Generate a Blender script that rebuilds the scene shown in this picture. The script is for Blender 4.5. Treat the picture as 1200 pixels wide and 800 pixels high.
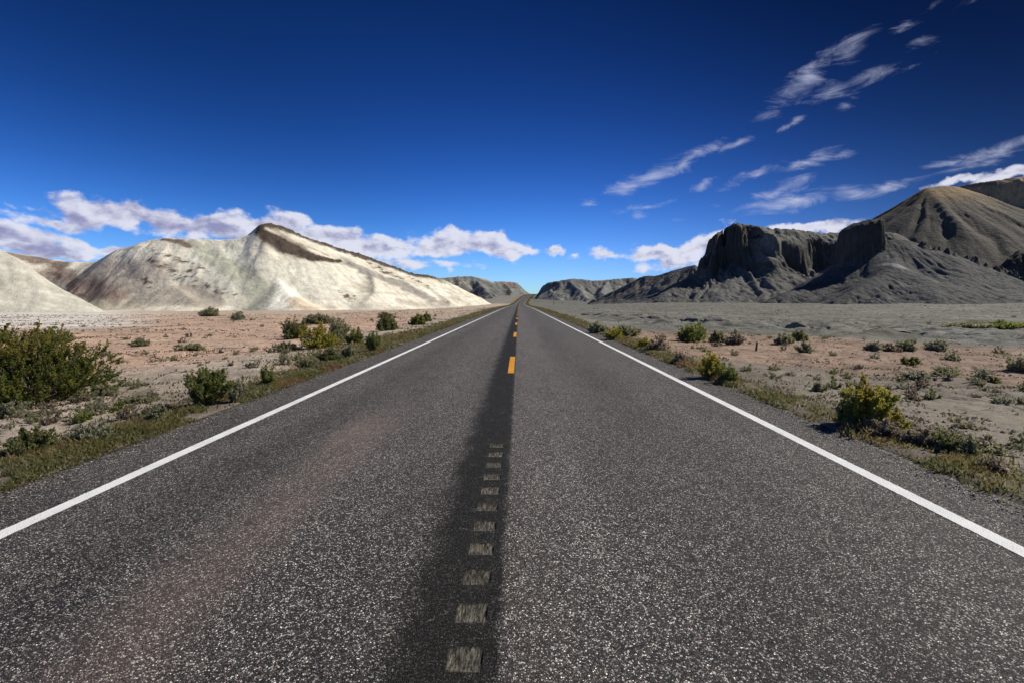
import bpy, math, random
import numpy as np
R = math.radians
random.seed(7)
scene = bpy.context.scene
for o in list(bpy.data.objects): bpy.data.objects.remove(o)

# ------------------------------------------------------------------ camera
EYE = 1.68
PITCH = math.atan(47/600); YAW = math.atan(8/600)
cam = bpy.data.cameras.new('camera'); cam.lens = 18.0; cam.sensor_width = 36.0
cam.clip_start = 0.05; cam.clip_end = 12000
camo = bpy.data.objects.new('camera', cam); scene.collection.objects.link(camo)
camo.location = (0, 0, EYE); camo.rotation_euler = (math.pi/2 - PITCH, 0, YAW)
scene.camera = camo

# ------------------------------------------------------------------ sun, sky
SUN_EL = R(39); SUN_AZ = R(70)          # azimuth measured clockwise from +Y (the road's direction)
sd = bpy.data.lights.new('sun', 'SUN'); sd.energy = 5.0; sd.angle = R(0.5); sd.color = (1.0, 0.955, 0.89)
so = bpy.data.objects.new('sun', sd); scene.collection.objects.link(so)
so.rotation_euler = (math.pi/2 - SUN_EL, 0, -SUN_AZ + math.pi)
scene.view_settings.view_transform = 'Standard'
scene.view_settings.look = 'None'
scene.view_settings.exposure = 0.0
scene.view_settings.gamma = 1.0
scene.view_settings.use_curve_mapping = False

world = bpy.data.worlds.new('World'); scene.world = world; world.use_nodes = True
def build_sky():
    nt = world.node_tree; N = nt.nodes; L = nt.links; N.clear()
    def nd(t, **k):
        n = N.new(t)
        for a, b in k.items(): setattr(n, a, b)
        return n
    def mth(op, a, b=None, c=None, clamp=False):
        n = nd('ShaderNodeMath', operation=op); n.use_clamp = clamp
        for i, v in enumerate((a, b, c)):
            if v is None: continue
            if isinstance(v, (int, float)): n.inputs[i].default_value = v
            else: L.new(v, n.inputs[i])
        return n.outputs[0]
    def sstep(v, a, b):
        n = nd('ShaderNodeMapRange', interpolation_type='SMOOTHSTEP')
        L.new(v, n.inputs[0]); n.inputs[1].default_value = a; n.inputs[2].default_value = b
        return n.outputs[0]
    out = nd('ShaderNodeOutputWorld'); bg = nd('ShaderNodeBackground'); L.new(bg.outputs[0], out.inputs[0])
    bg.inputs[1].default_value = 0.1
    sky = nd('ShaderNodeTexSky', sky_type='NISHITA'); sky.sun_disc = False
    sky.sun_elevation = SUN_EL; sky.sun_rotation = SUN_AZ
    sky.altitude = 1500; sky.air_density = 1.0; sky.dust_density = 0.25; sky.ozone_density = 3.0
    # deep polarised blue: contrast of the sky model raised, then rolled off towards the horizon and the sun
    def vec(op, a, b):
        n = nd('ShaderNodeVectorMath', operation=op)
        for i, v in enumerate((a, b)):
            if isinstance(v, tuple): n.inputs[i].default_value = v
            else: L.new(v, n.inputs[i])
        return n.outputs[0]
    v0 = vec('MULTIPLY', sky.outputs[0], (.1, .1, .1))
    v1 = vec('MULTIPLY', vec('POWER', v0, SKY_POW), SKY_MUL)
    v2o = vec('MULTIPLY', vec('DIVIDE', v1, vec('ADD', vec('MULTIPLY', v1, SKY_ROLL), (1, 1, 1))), (10, 10, 10))
    tc = nd('ShaderNodeTexCoord')
    # polarised light: the sky deepens on the sun's side
    dt = nd('ShaderNodeVectorMath', operation='DOT_PRODUCT'); L.new(tc.outputs['Generated'], dt.inputs[0]); dt.inputs[1].default_value = (math.sin(SUN_AZ+R(8))*math.cos(SUN_EL), math.cos(SUN_AZ+R(8))*math.cos(SUN_EL), math.sin(SUN_EL))
    pf = nd('ShaderNodeMapRange', interpolation_type='SMOOTHSTEP'); L.new(dt.outputs['Value'], pf.inputs[0])
    for i_, v_ in zip((1, 2, 3, 4), (.10, .86, 1.12, .075)): pf.inputs[i_].default_value = v_
    pv = nd('ShaderNodeVectorMath', operation='SCALE'); L.new(v2o, pv.inputs[0]); L.new(pf.outputs[0], pv.inputs['Scale']); v2o = pv.outputs[0]
    sp = nd('ShaderNodeSeparateXYZ'); L.new(tc.outputs['Generated'], sp.inputs[0])
    az = mth('MULTIPLY', mth('ARCTAN2', sp.outputs[0], sp.outputs[1]), 57.2958)
    el = mth('MULTIPLY', mth('ARCSINE', sp.outputs[2]), 57.2958)
    cb = nd('ShaderNodeCombineXYZ'); L.new(az, cb.inputs[0]); L.new(el, cb.inputs[1]); P = cb.outputs[0]
    def noise(vec, scale, detail, rough=0.55, lac=2.0, dist=0.0):
        n = nd('ShaderNodeTexNoise', noise_dimensions='2D'); L.new(vec, n.inputs['Vector'])
        n.inputs['Scale'].default_value = scale; n.inputs['Detail'].default_value = detail
        n.inputs['Roughness'].default_value = rough; n.inputs['Lacunarity'].default_value = lac
        n.inputs['Distortion'].default_value = dist
        return n
    def warp(amp, scale):
        n = noise(P, scale, 4); s = nd('ShaderNodeVectorMath', operation='SUBTRACT'); L.new(n.outputs['Color'], s.inputs[0]); s.inputs[1].default_value = (.5, .5, .5)
        m = nd('ShaderNodeVectorMath', operation='SCALE'); L.new(s.outputs[0], m.inputs[0]); m.inputs['Scale'].default_value = amp
        a = nd('ShaderNodeVectorMath', operation='ADD'); L.new(P, a.inputs[0]); L.new(m.outputs[0], a.inputs[1]); return a.outputs[0]
    def ell(px, py, rx, ry, rot):
        a = math.atan((px-608)/600); e = math.atan((353-py)/600*math.cos(a))
        k = 57.2958/600
        return (math.degrees(a), math.degrees(e), rx*k*math.cos(a)**2, ry*k*math.cos(a), rot)
    def masks(vec, lst):
        cur = None
        for (px, py, rx, ry, rot, w) in lst:
            cx, cy, sx, sy, r = ell(px, py, rx, ry, rot)
            mp = nd('ShaderNodeMapping', vector_type='TEXTURE'); L.new(vec, mp.inputs[0])
            mp.inputs['Location'].default_value = (cx, cy, 0); mp.inputs['Rotation'].default_value = (0, 0, R(r)); mp.inputs['Scale'].default_value = (sx, sy, 1)
            ln = nd('ShaderNodeVectorMath', operation='LENGTH'); L.new(mp.outputs[0], ln.inputs[0])
            m = mth('MULTIPLY', mth('SUBTRACT', 1.0, ln.outputs['Value']), w)
            cur = m if cur is None else mth('MAXIMUM', cur, m)
        return mth('MAXIMUM', cur, -1.0)
    CUM = [(150,252,90,20,-4,1),(60,262,60,12,-6,.7),(270,268,110,15,0,.9),(150,248,34,16,0,1),(95,256,34,11,-8,.7),(215,268,70,17,0,.95),(255,262,40,13,0,.8),(310,266,60,19,0,.95),(345,258,30,14,0,.8),
           (400,282,62,20,-4,1),(455,290,60,17,0,1),(530,288,62,21,0,1.1),(535,278,30,15,0,1),(590,292,42,15,-4,1.05),(580,282,20,12,0,.9),(612,296,30,8,0,.9),(648,296,18,8,0,.8),(672,299,12,5,0,.5),
           (48,250,42,8,-6,.55),(20,276,60,18,-2,.95),(-40,270,60,20,0,1),(40,292,58,11,-6,1),(100,290,34,11,-8,.85),(140,293,40,8,5,1),(60,299,60,8,0,1),(480,310,90,7,0,.4),
           (715,300,40,9,-3,.7),(770,298,50,12,-2,.85),(815,292,46,20,25,.9),(835,278,36,12,15,.8),(790,310,46,10,0,.6),(950,269,66,9,1,.95),(900,276,30,9,0,.6),
           (1175,205,70,9,10,.95),(1110,216,40,7,5,.8),(1260,195,90,24,8,1)]
    CIR = [(760,212,58,19,20,1.05),(735,222,36,14,10,.95),(800,194,60,11,24,.9),(860,174,46,7,22,.7),(915,153,34,6,24,.75),(820,219,28,8,18,.8),(752,246,42,8,6,.75),(745,255,16,8,0,.6),(688,241,15,7,5,.75),(790,262,14,4,0,.4),
           (880,208,48,9,16,.85),(940,195,56,11,14,.95),(975,187,22,8,5,.8),(925,238,90,17,6,1.0),(985,231,60,15,-3,1),(900,228,60,10,15,.85),(1030,224,46,8,14,.7),(830,245,30,5,0,.4),
           (930,105,66,22,34,1.05),(975,75,42,18,35,1),(910,118,30,14,10,.9),(1000,101,44,12,14,.95),(960,118,44,13,10,.9),(976,133,18,9,0,.95),(1045,94,26,7,15,.65),
           (1052,66,28,8,-4,.7),(1030,53,28,6,10,.55),(1102,24,44,7,20,.5),(1065,28,30,5,25,.3),(1140,188,84,16,12,1.1),(1100,195,50,9,5,.9),(1185,172,46,13,14,1),(1090,232,60,7,8,.55),(1060,216,30,6,10,.4)]
    # cumulus with lit tops and greyer undersides
    w1 = warp(1.3, .45)
    mC = masks(w1, [(a_, b_, c_, d_*.86, e_, f_) for a_, b_, c_, d_, e_, f_ in CUM])
    def dens(vec):
        n = noise(vec, .38, 6, .55); return n.outputs['Fac']
    mp = nd('ShaderNodeMapping'); L.new(P, mp.inputs[0]); mp.inputs['Scale'].default_value = (.75, 1.35, 1)
    nC = dens(mp.outputs[0])
    aC = mth('ADD', mC, mth('MULTIPLY', mth('SUBTRACT', nC, .5), 1.7))
    maskC = sstep(aC, -.04, .42)
    off = nd('ShaderNodeVectorMath', operation='ADD'); L.new(mp.outputs[0], off.inputs[0]); off.inputs[1].default_value = (.45, .62, 0)
    nS = dens(off.outputs[0])
    lit = mth('ADD', mth('MULTIPLY', mth('SUBTRACT', nC, nS), 3.2), mth('MULTIPLY', mth('SUBTRACT', mth('MULTIPLY', aC, -1), -.55), .7))
    lit = mth('ADD', lit, mth('MULTIPLY', sstep(az, -42, -8), .35))
    litC = sstep(lit, -.55, .62)
    mixc = nd('ShaderNodeMix', data_type='RGBA'); L.new(litC, mixc.inputs[0])
    mixc.inputs[6].default_value = (3.0, 3.0, 4.8, 1); mixc.inputs[7].default_value = (7.6, 7.7, 8.8, 1)
    # cirrus streaks
    w2 = warp(1.1, .35)
    mI = masks(w2, [(a_, b_, c_*.9, d_*.85, e_, f_*(.9 if b_ < 140 else 1)) for a_, b_, c_, d_, e_, f_ in CIR])
    mq = nd('ShaderNodeMapping'); L.new(P, mq.inputs[0]); mq.inputs['Rotation'].default_value = (0, 0, R(-20)); mq.inputs['Scale'].default_value = (.35, 1.25, 1)
    nI = noise(mq.outputs[0], .6, 9, .68, 2.1, .5).outputs['Fac']
    aI = mth('ADD', mI, mth('MULTIPLY', mth('SUBTRACT', nI, .5), 2.3))
    maskI = mth('MULTIPLY', sstep(aI, .12, 1.6), .9)
    cirf = mth('MULTIPLY', sstep(el, 2, 40), .55)
    mixi = nd('ShaderNodeMix', data_type='RGBA'); L.new(cirf, mixi.inputs[0])
    mixi.inputs[6].default_value = (5.6, 6.0, 7.8, 1); mixi.inputs[7].default_value = (1.5, 2.1, 4.2, 1)
    m1 = nd('ShaderNodeMix', data_type='RGBA'); L.new(maskI, m1.inputs[0]); L.new(v2o, m1.inputs[6]); L.new(mixi.outputs[2], m1.inputs[7])
    m2 = nd('ShaderNodeMix', data_type='RGBA'); L.new(mth('MULTIPLY', maskC, .94), m2.inputs[0]); L.new(m1.outputs[2], m2.inputs[6]); L.new(mixc.outputs[2], m2.inputs[7])
    L.new(m2.outputs[2], bg.inputs[0])
    world.cycles.sampling_method = 'MANUAL'; world.cycles.sample_map_resolution = 512
SKY_POW = (3.0, 2.75, 3.0); SKY_MUL = (5.0, 3.75, 4.3); SKY_ROLL = (1.9, .85, .3)
build_sky()

# ------------------------------------------------------------------ helpers
def rot_ray(px, py):
    x = (px-600)/600; y = -(py-400)/600; z = -1.0
    a = math.pi/2 - PITCH
    y2 = y*math.cos(a) - z*math.sin(a); z2 = y*math.sin(a) + z*math.cos(a)
    c, s = math.cos(YAW), math.sin(YAW)
    return (x*c - y2*s, x*s + y2*c, z2)
def W(px, py, Y):                       # point of the place at distance Y down the road that shows at px, py
    r = rot_ray(px, py); k = Y/r[1]
    return (r[0]*k, Y, EYE + r[2]*k)

def _hash(ix, iy, seed):
    h = (ix.astype(np.int64)*374761393 + iy.astype(np.int64)*668265263 + seed*1442695041) & 0xFFFFFFFF
    h = ((h ^ (h >> 13))*1274126177) & 0xFFFFFFFF
    h = ((h ^ (h >> 16))*2246822519) & 0xFFFFFFFF
    return (h ^ (h >> 15)) & 0xFFFFFFFF
def perlin(x, y, seed=0):
    x = np.asarray(x, float); y = np.asarray(y, float)
    x, y = np.broadcast_arrays(x, y)
    ix = np.floor(x); iy = np.floor(y); fx = x-ix; fy = y-iy
    u = fx*fx*fx*(fx*(fx*6-15)+10); v = fy*fy*fy*(fy*(fy*6-15)+10)
    def g(dx, dy):
        a = _hash(ix+dx, iy+dy, seed)*(2*math.pi/4294967296.0)
        return np.cos(a)*(fx-dx) + np.sin(a)*(fy-dy)
    a = g(0,0)*(1-u) + g(1,0)*u; b = g(0,1)*(1-u) + g(1,1)*u
    return (a*(1-v) + b*v)*1.5
def fbm(x, y, o=4, seed=0, gain=.5):
    s = 0; a = 1; t = 0
    for i in range(o):
        s = s + a*perlin(x*2**i + 13.7*i, y*2**i - 7.3*i, seed+i); t += a; a *= gain
    return s/t
def ss(a, b, x):
    t = np.clip((np.asarray(x, float)-a)/(b-a), 0, 1); return t*t*(3-2*t)
def lerp(a, b, t): return a + (b-a)*t
def mixc(c, d, t): return c + (np.asarray(d, float)-c)*np.asarray(t)[..., None]

def tag(o, label=None, cat=None, group=None, kind=None):
    if label: o['label'] = label
    if cat: o['category'] = cat
    if group: o['group'] = group
    if kind: o['kind'] = kind
    return o
def mesh_obj(name, verts, faces, mat, parent=None, col=None, smooth=True, fcol=None):
    verts = np.asarray(verts, np.float32); faces = np.asarray(faces, np.int32)
    me = bpy.data.meshes.new(name); nv = len(verts); nf, k = faces.shape
    me.vertices.add(nv); me.vertices.foreach_set('co', verts.ravel())
    me.loops.add(nf*k); me.loops.foreach_set('vertex_index', faces.ravel())
    me.polygons.add(nf); me.polygons.foreach_set('loop_start', np.arange(0, nf*k, k, dtype=np.int32))
    me.polygons.foreach_set('use_smooth', np.full(nf, smooth, dtype=bool))
    me.update(calc_edges=True)
    if col is not None:
        a = me.color_attributes.new('tint', 'FLOAT_COLOR', 'POINT')
        c = np.ones((nv, 4), np.float32); c[:, :3] = col; a.data.foreach_set('color', c.ravel())
    me.materials.append(mat)
    o = bpy.data.objects.new(name, me); scene.collection.objects.link(o)
    if parent: o.parent = parent
    return o
def empty(name, loc, rz=0):
    o = bpy.data.objects.new(name, None); scene.collection.objects.link(o); o.location = loc; o.rotation_euler = (0, 0, rz)
    o.empty_display_size = .2
    return o

class NT:
    def __init__(s, name):
        s.m = bpy.data.materials.new(name); s.m.use_nodes = True; s.t = s.m.node_tree; s.t.nodes.clear()
        s.out = s.n('ShaderNodeOutputMaterial'); s.b = s.n('ShaderNodeBsdfPrincipled'); s.l(s.b.outputs[0], s.out.inputs[0])
        s.b.inputs['Roughness'].default_value = .9; s.b.inputs['Specular IOR Level'].default_value = .15
    def n(s, t, **k):
        x = s.t.nodes.new(t)
        for a, b in k.items(): setattr(x, a, b)
        return x
    def l(s, a, b): s.t.links.new(a, b)
    def put(s, v, i):
        if hasattr(v, 'links'): s.l(v, i)
        elif isinstance(v, (tuple, list)) and len(v) == 3 and i.type == 'RGBA': i.default_value = (*v, 1)
        else: i.default_value = v
    def pos(s):
        return s.n('ShaderNodeNewGeometry').outputs['Position']
    def noise(s, vec, scale, detail=4, rough=.55, out='Fac'):
        x = s.n('ShaderNodeTexNoise'); s.l(vec, x.inputs['Vector']); x.inputs['Scale'].default_value = scale
        x.inputs['Detail'].default_value = detail; x.inputs['Roughness'].default_value = rough; return x.outputs[out]
    def vor(s, vec, scale, feature='F1', out='Distance', rnd=1):
        x = s.n('ShaderNodeTexVoronoi', feature=feature); s.l(vec, x.inputs['Vector']); x.inputs['Scale'].default_value = scale; x.inputs['Randomness'].default_value = rnd
        return x.outputs[out]
    def mr(s, v, a, b, c=0, d=1, smooth=False):
        x = s.n('ShaderNodeMapRange', interpolation_type='SMOOTHSTEP' if smooth else 'LINEAR'); s.l(v, x.inputs[0])
        for i, q in zip((1, 2, 3, 4), (a, b, c, d)): x.inputs[i].default_value = q
        return x.outputs[0]
    def math(s, op, a, b=0.0, clamp=False):
        x = s.n('ShaderNodeMath', operation=op); x.use_clamp = clamp; s.put(a, x.inputs[0]); s.put(b, x.inputs[1]); return x.outputs[0]
    def mix(s, f, a, b, mode='MIX'):
        x = s.n('ShaderNodeMix', data_type='RGBA', blend_type=mode); s.put(f, x.inputs[0]); s.put(a, x.inputs[6]); s.put(b, x.inputs[7]); return x.outputs[2]
    def scale(s, c, f):
        x = s.n('ShaderNodeVectorMath', operation='SCALE'); s.l(c, x.inputs[0]); s.put(f, x.inputs['Scale']); return x.outputs[0]
    def attr(s, name='tint'):
        x = s.n('ShaderNodeVertexColor'); x.layer_name = name; return x.outputs[0]
    def bump(s, h, strength=.5, dist=.02, prev=None):
        x = s.n('ShaderNodeBump'); s.l(h, x.inputs['Height']); x.inputs['Strength'].default_value = strength; x.inputs['Distance'].default_value = dist
        if prev is not None: s.l(prev, x.inputs['Normal'])
        return x.outputs[0]
    def sep(s, v):
        x = s.n('ShaderNodeSeparateXYZ'); s.l(v, x.inputs[0]); return x.outputs
    def mapping(s, v, sc):
        x = s.n('ShaderNodeMapping'); s.l(v, x.inputs[0]); x.inputs['Scale'].default_value = sc; return x.outputs[0]

# ------------------------------------------------------------------ materials
def mat_ground():
    q = NT('desert_soil'); p = q.pos(); c = q.attr()
    n1 = q.noise(p, .9, 6, .65); n2 = q.noise(p, 9, 5, .7); n3 = q.noise(p, 60, 3, .7)
    c = q.scale(c, q.mr(n1, .3, .7, .8, 1.2)); c = q.scale(c, q.mr(n2, .3, .7, .78, 1.22)); c = q.scale(c, q.mr(n3, .3, .7, .8, 1.2))
    lit = q.math('MAXIMUM', q.mr(q.noise(q.mapping(p, (1, 1.6, 1)), 4.5, 7, .78), .56, .64, 0, .75, True), q.mr(q.noise(q.mapping(p, (.6, 1.6, 1)), .8, 7, .8), .56, .62, 0, .7, True))      # dark litter, twigs and crust
    c = q.mix(lit, c, (.09, .07, .055))
    v = q.vor(p, 26, 'F1'); st = q.mr(v, .08, .16, .55, 0, True)
    c = q.mix(st, c, (.34, .31, .28))
    q.l(c, q.b.inputs['Base Color'])
    b = q.bump(n2, .7, .06); b = q.bump(q.noise(p, 38, 4, .75), .8, .016, b)
    q.l(b, q.b.inputs['Normal']); return q.m
def mat_hill(name, k=1.0, streak=.35, rock=.5, bs=.8):
    q = NT(name); p = q.pos(); c = q.attr()
    n1 = q.noise(p, .07*k, 6, .6); n2 = q.noise(p, .6*k, 6, .7); n3 = q.noise(q.mapping(p, (1, 1, .25)), 1.6*k, 5, .65)
    c = q.scale(c, q.mr(n1, .3, .7, .85, 1.15)); c = q.scale(c, q.mr(n2, .3, .7, .8, 1.2)); c = q.scale(c, q.mr(n3, .3, .7, 1-streak, 1+streak))
    rk = q.mr(q.noise(q.mapping(p, (1, 1, 1.8)), .55*k, 8, .82), .60, .67, 0, rock, True); c = q.mix(rk, c, (.10, .078, .062))
    q.l(c, q.b.inputs['Base Color'])
    b = q.bump(n2, bs, .7/k); b = q.bump(n3, bs, .35/k, b)
    q.l(b, q.b.inputs['Normal']); return q.m
def mat_asphalt():
    q = NT('chip_seal_asphalt'); p = q.pos(); c0 = q.attr()          # tint: r = dark sealed strip, g = dust, b = wear
    x = q.n('ShaderNodeSeparateColor'); q.l(c0, x.inputs[0]); seal, dust, wear = x.outputs
    # chips of two sizes
    vc = q.vor(p, 135, 'F1', 'Color'); vd = q.vor(p, 135, 'F1', 'Distance')
    r1 = q.n('ShaderNodeSeparateColor'); q.l(vc, r1.inputs[0])
    chip = q.n('ShaderNodeValToRGB'); e = chip.color_ramp.elements
    e[0].position = 0; e[0].color = (.016, .015, .015, 1); e[1].position = 1; e[1].color = (.80, .75, .70, 1)
    for pos_, col in ((.34, (.022, .020, .019, 1)), (.6, (.065, .057, .052, 1)), (.82, (.15, .128, .114, 1)), (.93, (.36, .31, .28, 1))):
        a = e.new(pos_); a.color = col
    q.l(r1.outputs[0], chip.inputs[0])
    hue = q.mix(q.mr(r1.outputs[1], .78, .95, 0, .5), chip.outputs[0], (1.25, .85, .76), 'MULTIPLY')
    gap = q.mr(vd, .30, .66, 0, .9, True)
    c = q.mix(gap, hue, (.012, .012, .012))
    vc2 = q.vor(p, 112, 'F1', 'Color'); r2 = q.n('ShaderNodeSeparateColor'); q.l(vc2, r2.inputs[0])
    c = q.scale(c, q.mr(r2.outputs[0], 0, 1, .30, 1.5))
    r3 = q.n('ShaderNodeSeparateColor'); q.l(q.vor(p, 34, 'F1', 'Color'), r3.inputs[0]); c = q.scale(c, q.mr(r3.outputs[0], 0, 1, .80, 1.2))
    r4 = q.n('ShaderNodeSeparateColor'); q.l(q.vor(p, 14, 'F1', 'Color'), r4.inputs[0]); c = q.scale(c, q.mr(r4.outputs[0], 0, 1, .84, 1.18))
    sp = q.mr(r2.outputs[1], .90, .98, 0, .6); c = q.mix(sp, c, (.50, .48, .44)); sk = q.mr(r2.outputs[2], .70, .90, 0, .7); c = q.mix(sk, c, (.016, .015, .015))
    c = q.scale(c, q.mr(q.noise(p, 20, 3, .7), .3, .7, .8, 1.2))
    c = q.scale(c, q.mr(q.noise(q.mapping(p, (1, .25, 1)), 1.3, 6, .65), .3, .7, .84, 1.16))
    c = q.scale(c, q.mr(wear, 0, 1, .62, 1.38))
    c = q.mix(q.math('MULTIPLY', dust, .85), c, q.scale(q.mix(.5, (.21, .15, .12), hue), q.mr(r2.outputs[1], 0, 1, .6, 1.3)))
    tar = q.mix(q.mr(r1.outputs[0], .6, 1, 0, .8), (.009, .0088, .0082), (.040, .038, .034))
    sealf = q.math('MULTIPLY', seal, q.mr(q.noise(p, 7, 6, .7), .25, .45, .55, 1), True)
    c = q.mix(q.math('MULTIPLY', sealf, .93), c, tar)
    wv = q.n('ShaderNodeVectorMath', operation='ADD'); q.l(p, wv.inputs[0]); q.l(q.scale(q.noise(p, 2.2, 6, .7, 'Color'), .9), wv.inputs[1])
    ck = q.mr(q.vor(wv.outputs[0], .42, 'DISTANCE_TO_EDGE', 'Distance'), .0, .006, 1, 0)
    ck = q.math('MULTIPLY', ck, q.mr(q.noise(p, .45, 3), .50, .58, 0, .85, True))
    c = q.mix(ck, c, (.012, .012, .012))
    c = q.mix(1.0, c, (1.58, 1.60, 1.58), 'MULTIPLY')
    q.l(c, q.b.inputs['Base Color']); q.b.inputs['Roughness'].default_value = .75; q.l(q.mr(sealf, 0, 1, .25, .08), q.b.inputs['Specular IOR Level'])
    inv = q.mr(vd, 0, .8, 1, 0); b = q.bump(inv, .75, .006); b = q.bump(q.noise(p, 28, 3), .4, .008, b)
    q.l(b, q.b.inputs['Normal']); return q.m
def mat_paint(name, col, wear=.35):
    q = NT(name); p = q.pos()
    vd = q.vor(p, 120, 'F1', 'Distance'); n = q.noise(p, 35, 5, .8); n2 = q.noise(p, 2.5, 4, .6)
    f = q.mr(q.math('ADD', n, q.math('MULTIPLY', n2, .5)), .42+wear*.55, .30+wear*.5, 0, 1)
    c = q.mix(q.mr(n, .62, .70, 0, wear*2, True), col, (.10, .095, .09))
    c = q.scale(c, q.mr(n2, .3, .7, .88, 1.08)); c = q.scale(c, q.mr(vd, .3, .75, 1, .8))
    q.l(c, q.b.inputs['Base Color']); q.b.inputs['Roughness'].default_value = .7
    q.l(q.bump(q.mr(vd, 0, .8, 1, 0), .7, .005), q.b.inputs['Normal']); return q.m
def mat_groove():
    q = NT('milled_groove'); p = q.pos()
    s = q.noise(q.mapping(p, (1, .10, 1)), 110, 4, .8); n = q.noise(p, 90, 4, .8)
    c = q.mix(q.mr(s, .42, .60), (.022, .02, .017), (.25, .226, .18)); c = q.scale(c, q.mr(n, .3, .7, .45, 1.5)); c = q.mix(q.math('MULTIPLY', q.attr(), 1.0), (.016, .0155, .014), c)
    q.l(c, q.b.inputs['Base Color']); q.l(q.bump(s, .8, .006), q.b.inputs['Normal']); return q.m
def mat_leaf():
    q = NT('shrub_leaves'); c = q.attr(); q.l(c, q.b.inputs['Base Color']); q.b.inputs['Roughness'].default_value = .7
    t = q.n('ShaderNodeBsdfTranslucent'); q.l(c, t.inputs[0]); m = q.n('ShaderNodeMixShader'); m.inputs[0].default_value = .55
    q.l(q.b.outputs[0], m.inputs[1]); q.l(t.outputs[0], m.inputs[2]); q.l(m.outputs[0], q.out.inputs[0]); return q.m
def mat_plain(name, col, sc=20, var=.3):
    q = NT(name); p = q.pos(); rgb = q.n('ShaderNodeRGB'); rgb.outputs[0].default_value = (*col, 1)
    c = q.scale(rgb.outputs[0], q.mr(q.noise(q.mapping(p, (1, 1, .2)), sc, 5, .7), .3, .7, 1-var, 1+var)); q.l(c, q.b.inputs['Base Color'])
    q.l(q.bump(q.noise(p, sc*2, 4), .5, .01), q.b.inputs['Normal']); return q.m
M = dict(ground=mat_ground(), pale=mat_hill('pale_clay', .42, .10, .25, .35), grey=mat_hill('grey_shale', .5, .25, .35), far=mat_hill('distant_shale', .25, .2, .3), asphalt=mat_asphalt(),
         white=mat_paint('white_road_paint', (.94, .94, .93), .34), yellow=mat_paint('yellow_road_paint', (.74, .34, .03), .55),
         groove=mat_groove(), leaf=mat_leaf(), twig=mat_plain('grey_twigs', (.17, .14, .12)), wood=mat_plain('weathered_wood', (.10, .08, .065)),
         stone=mat_plain('grey_stones', (.26, .235, .22), 40, .5))

# ------------------------------------------------------------------ terrain functions
RY = np.array([-400, 0, 120, 200, 300, 400, 460, 500, 550, 600, 680, 760, 900, 1500.])
RX = np.array([-.176, -.176, -.176, -.1, .2, .9, 1.9, 3.6, 7.5, 11.5, 17.5, 27, 50, 150.])
RZ = np.array([0, 0, 0, -.25, -.8, -.6, .1, 2.2, 5.2, 8.0, 11.2, 12.0, 12.5, 12.5])
def _sm(y, V):
    y = np.asarray(y, float); s = 0
    for o, w in ((-24, .2), (-12, .2), (0, .2), (12, .2), (24, .2)): s = s + w*np.interp(y+o, RY, V)
    return s
def road_x(y): return _sm(y, RX)
def road_z(y): return _sm(y, RZ)
LEFT_EDGE, RIGHT_EDGE = -4.38, 4.3       # asphalt edges from the road's middle line
ARR = [(9.5, 84), (11, 74), (13, 66), (14.5, 58), (17, 52), (19, 46), (23, 42), (26, 38.5), (31, 36), (36, 34.5), (44, 31), (60, 29)]
def seg_dist(X, Y, pts):
    d = np.full(np.shape(X), 1e9)
    for (a, b), (c, e) in zip(pts[:-1], pts[1:]):
        L2 = (c-a)**2 + (e-b)**2; t = np.clip(((X-a)*(c-a) + (Y-b)*(e-b))/L2, 0, 1)
        d = np.minimum(d, np.hypot(X-a-t*(c-a), Y-b-t*(e-b)))
    return d
def ground_z(X, Y, fine=True):
    X = np.asarray(X, float); Y = np.asarray(Y, float)
    rx = road_x(Y); rz = road_z(Y); u = X-rx; au = np.abs(u+.05)
    r = np.hypot(X, Y)
    left = -.12*ss(4.6, 6, au) - .33*ss(6, 13, au) - .6*ss(12, 60, au) - 1.2*ss(60, 200, r)*ss(20, 60, au)
    right = -.12*ss(4.6, 6, au) - .28*ss(5.5, 10, au) - .6*ss(10, 40, au) + 2.2*ss(60, 210, r)*ss(8, 60, au)
    right = right - 1.2*ss(300, 420, Y)*ss(8, 60, au)
    off = np.where(u < 0, left, right)
    z = rz*(1-ss(40, 220, au)*(Y > 380)) + off
    z = z + fbm(X/9, Y/9, 3, 5)*.22*ss(6, 14, au) + fbm(X/40, Y/40, 3, 9)*.5*ss(20, 60, au)
    if fine:
        m = ss(4.7, 6.5, au)
        z = z + np.abs(fbm(X/5, Y/4, 3, 28))*1.0*ss(36, 42, r)*(1-ss(60, 95, r))*ss(9, 14, u)
        z = z + (fbm(X/3.4, Y/3.4, 3, 25)*.16 + np.abs(fbm(X/1.6, Y/1.6, 3, 26))*.10)*ss(7, 12, u)
        z = z + fbm(X/1.1, Y/1.1, 4, 21)*.07*m + fbm(X/.28, Y/.28, 3, 33)*.028*m
        wx = X + fbm(X/5, Y/5, 3, 41)*4.5; wy = Y + fbm(X/5+30, Y/5, 3, 43)*4.5
        d = seg_dist(wx, wy, ARR) + fbm(X/.8, Y/.8, 3, 77)*.35
        z = z - 1.1*(1-ss(.45, 1.35, d))*ss(8, 10, u)
        # small rills on the grey clay plain
        rill = np.abs(perlin(X/7 + fbm(X/3, Y/3, 2, 4)*.8, Y/3.2, 51))
        z = z - .28*(1-ss(0, .10, rill))*ss(10, 16, u)*ss(38, 46, r)*(1-ss(170, 260, r))
        rill2 = np.abs(perlin(X/4.2 + fbm(X/2, Y/2, 2, 14)*.9, Y/4.2, 59))
        z = z - .07*(1-ss(0, .07, rill2))*ss(7, 9, u)*(1-ss(38, 50, r))
    # below the carriageway
    z = z - .10*(1-ss(4.2, 4.55, au))
    return z

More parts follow.
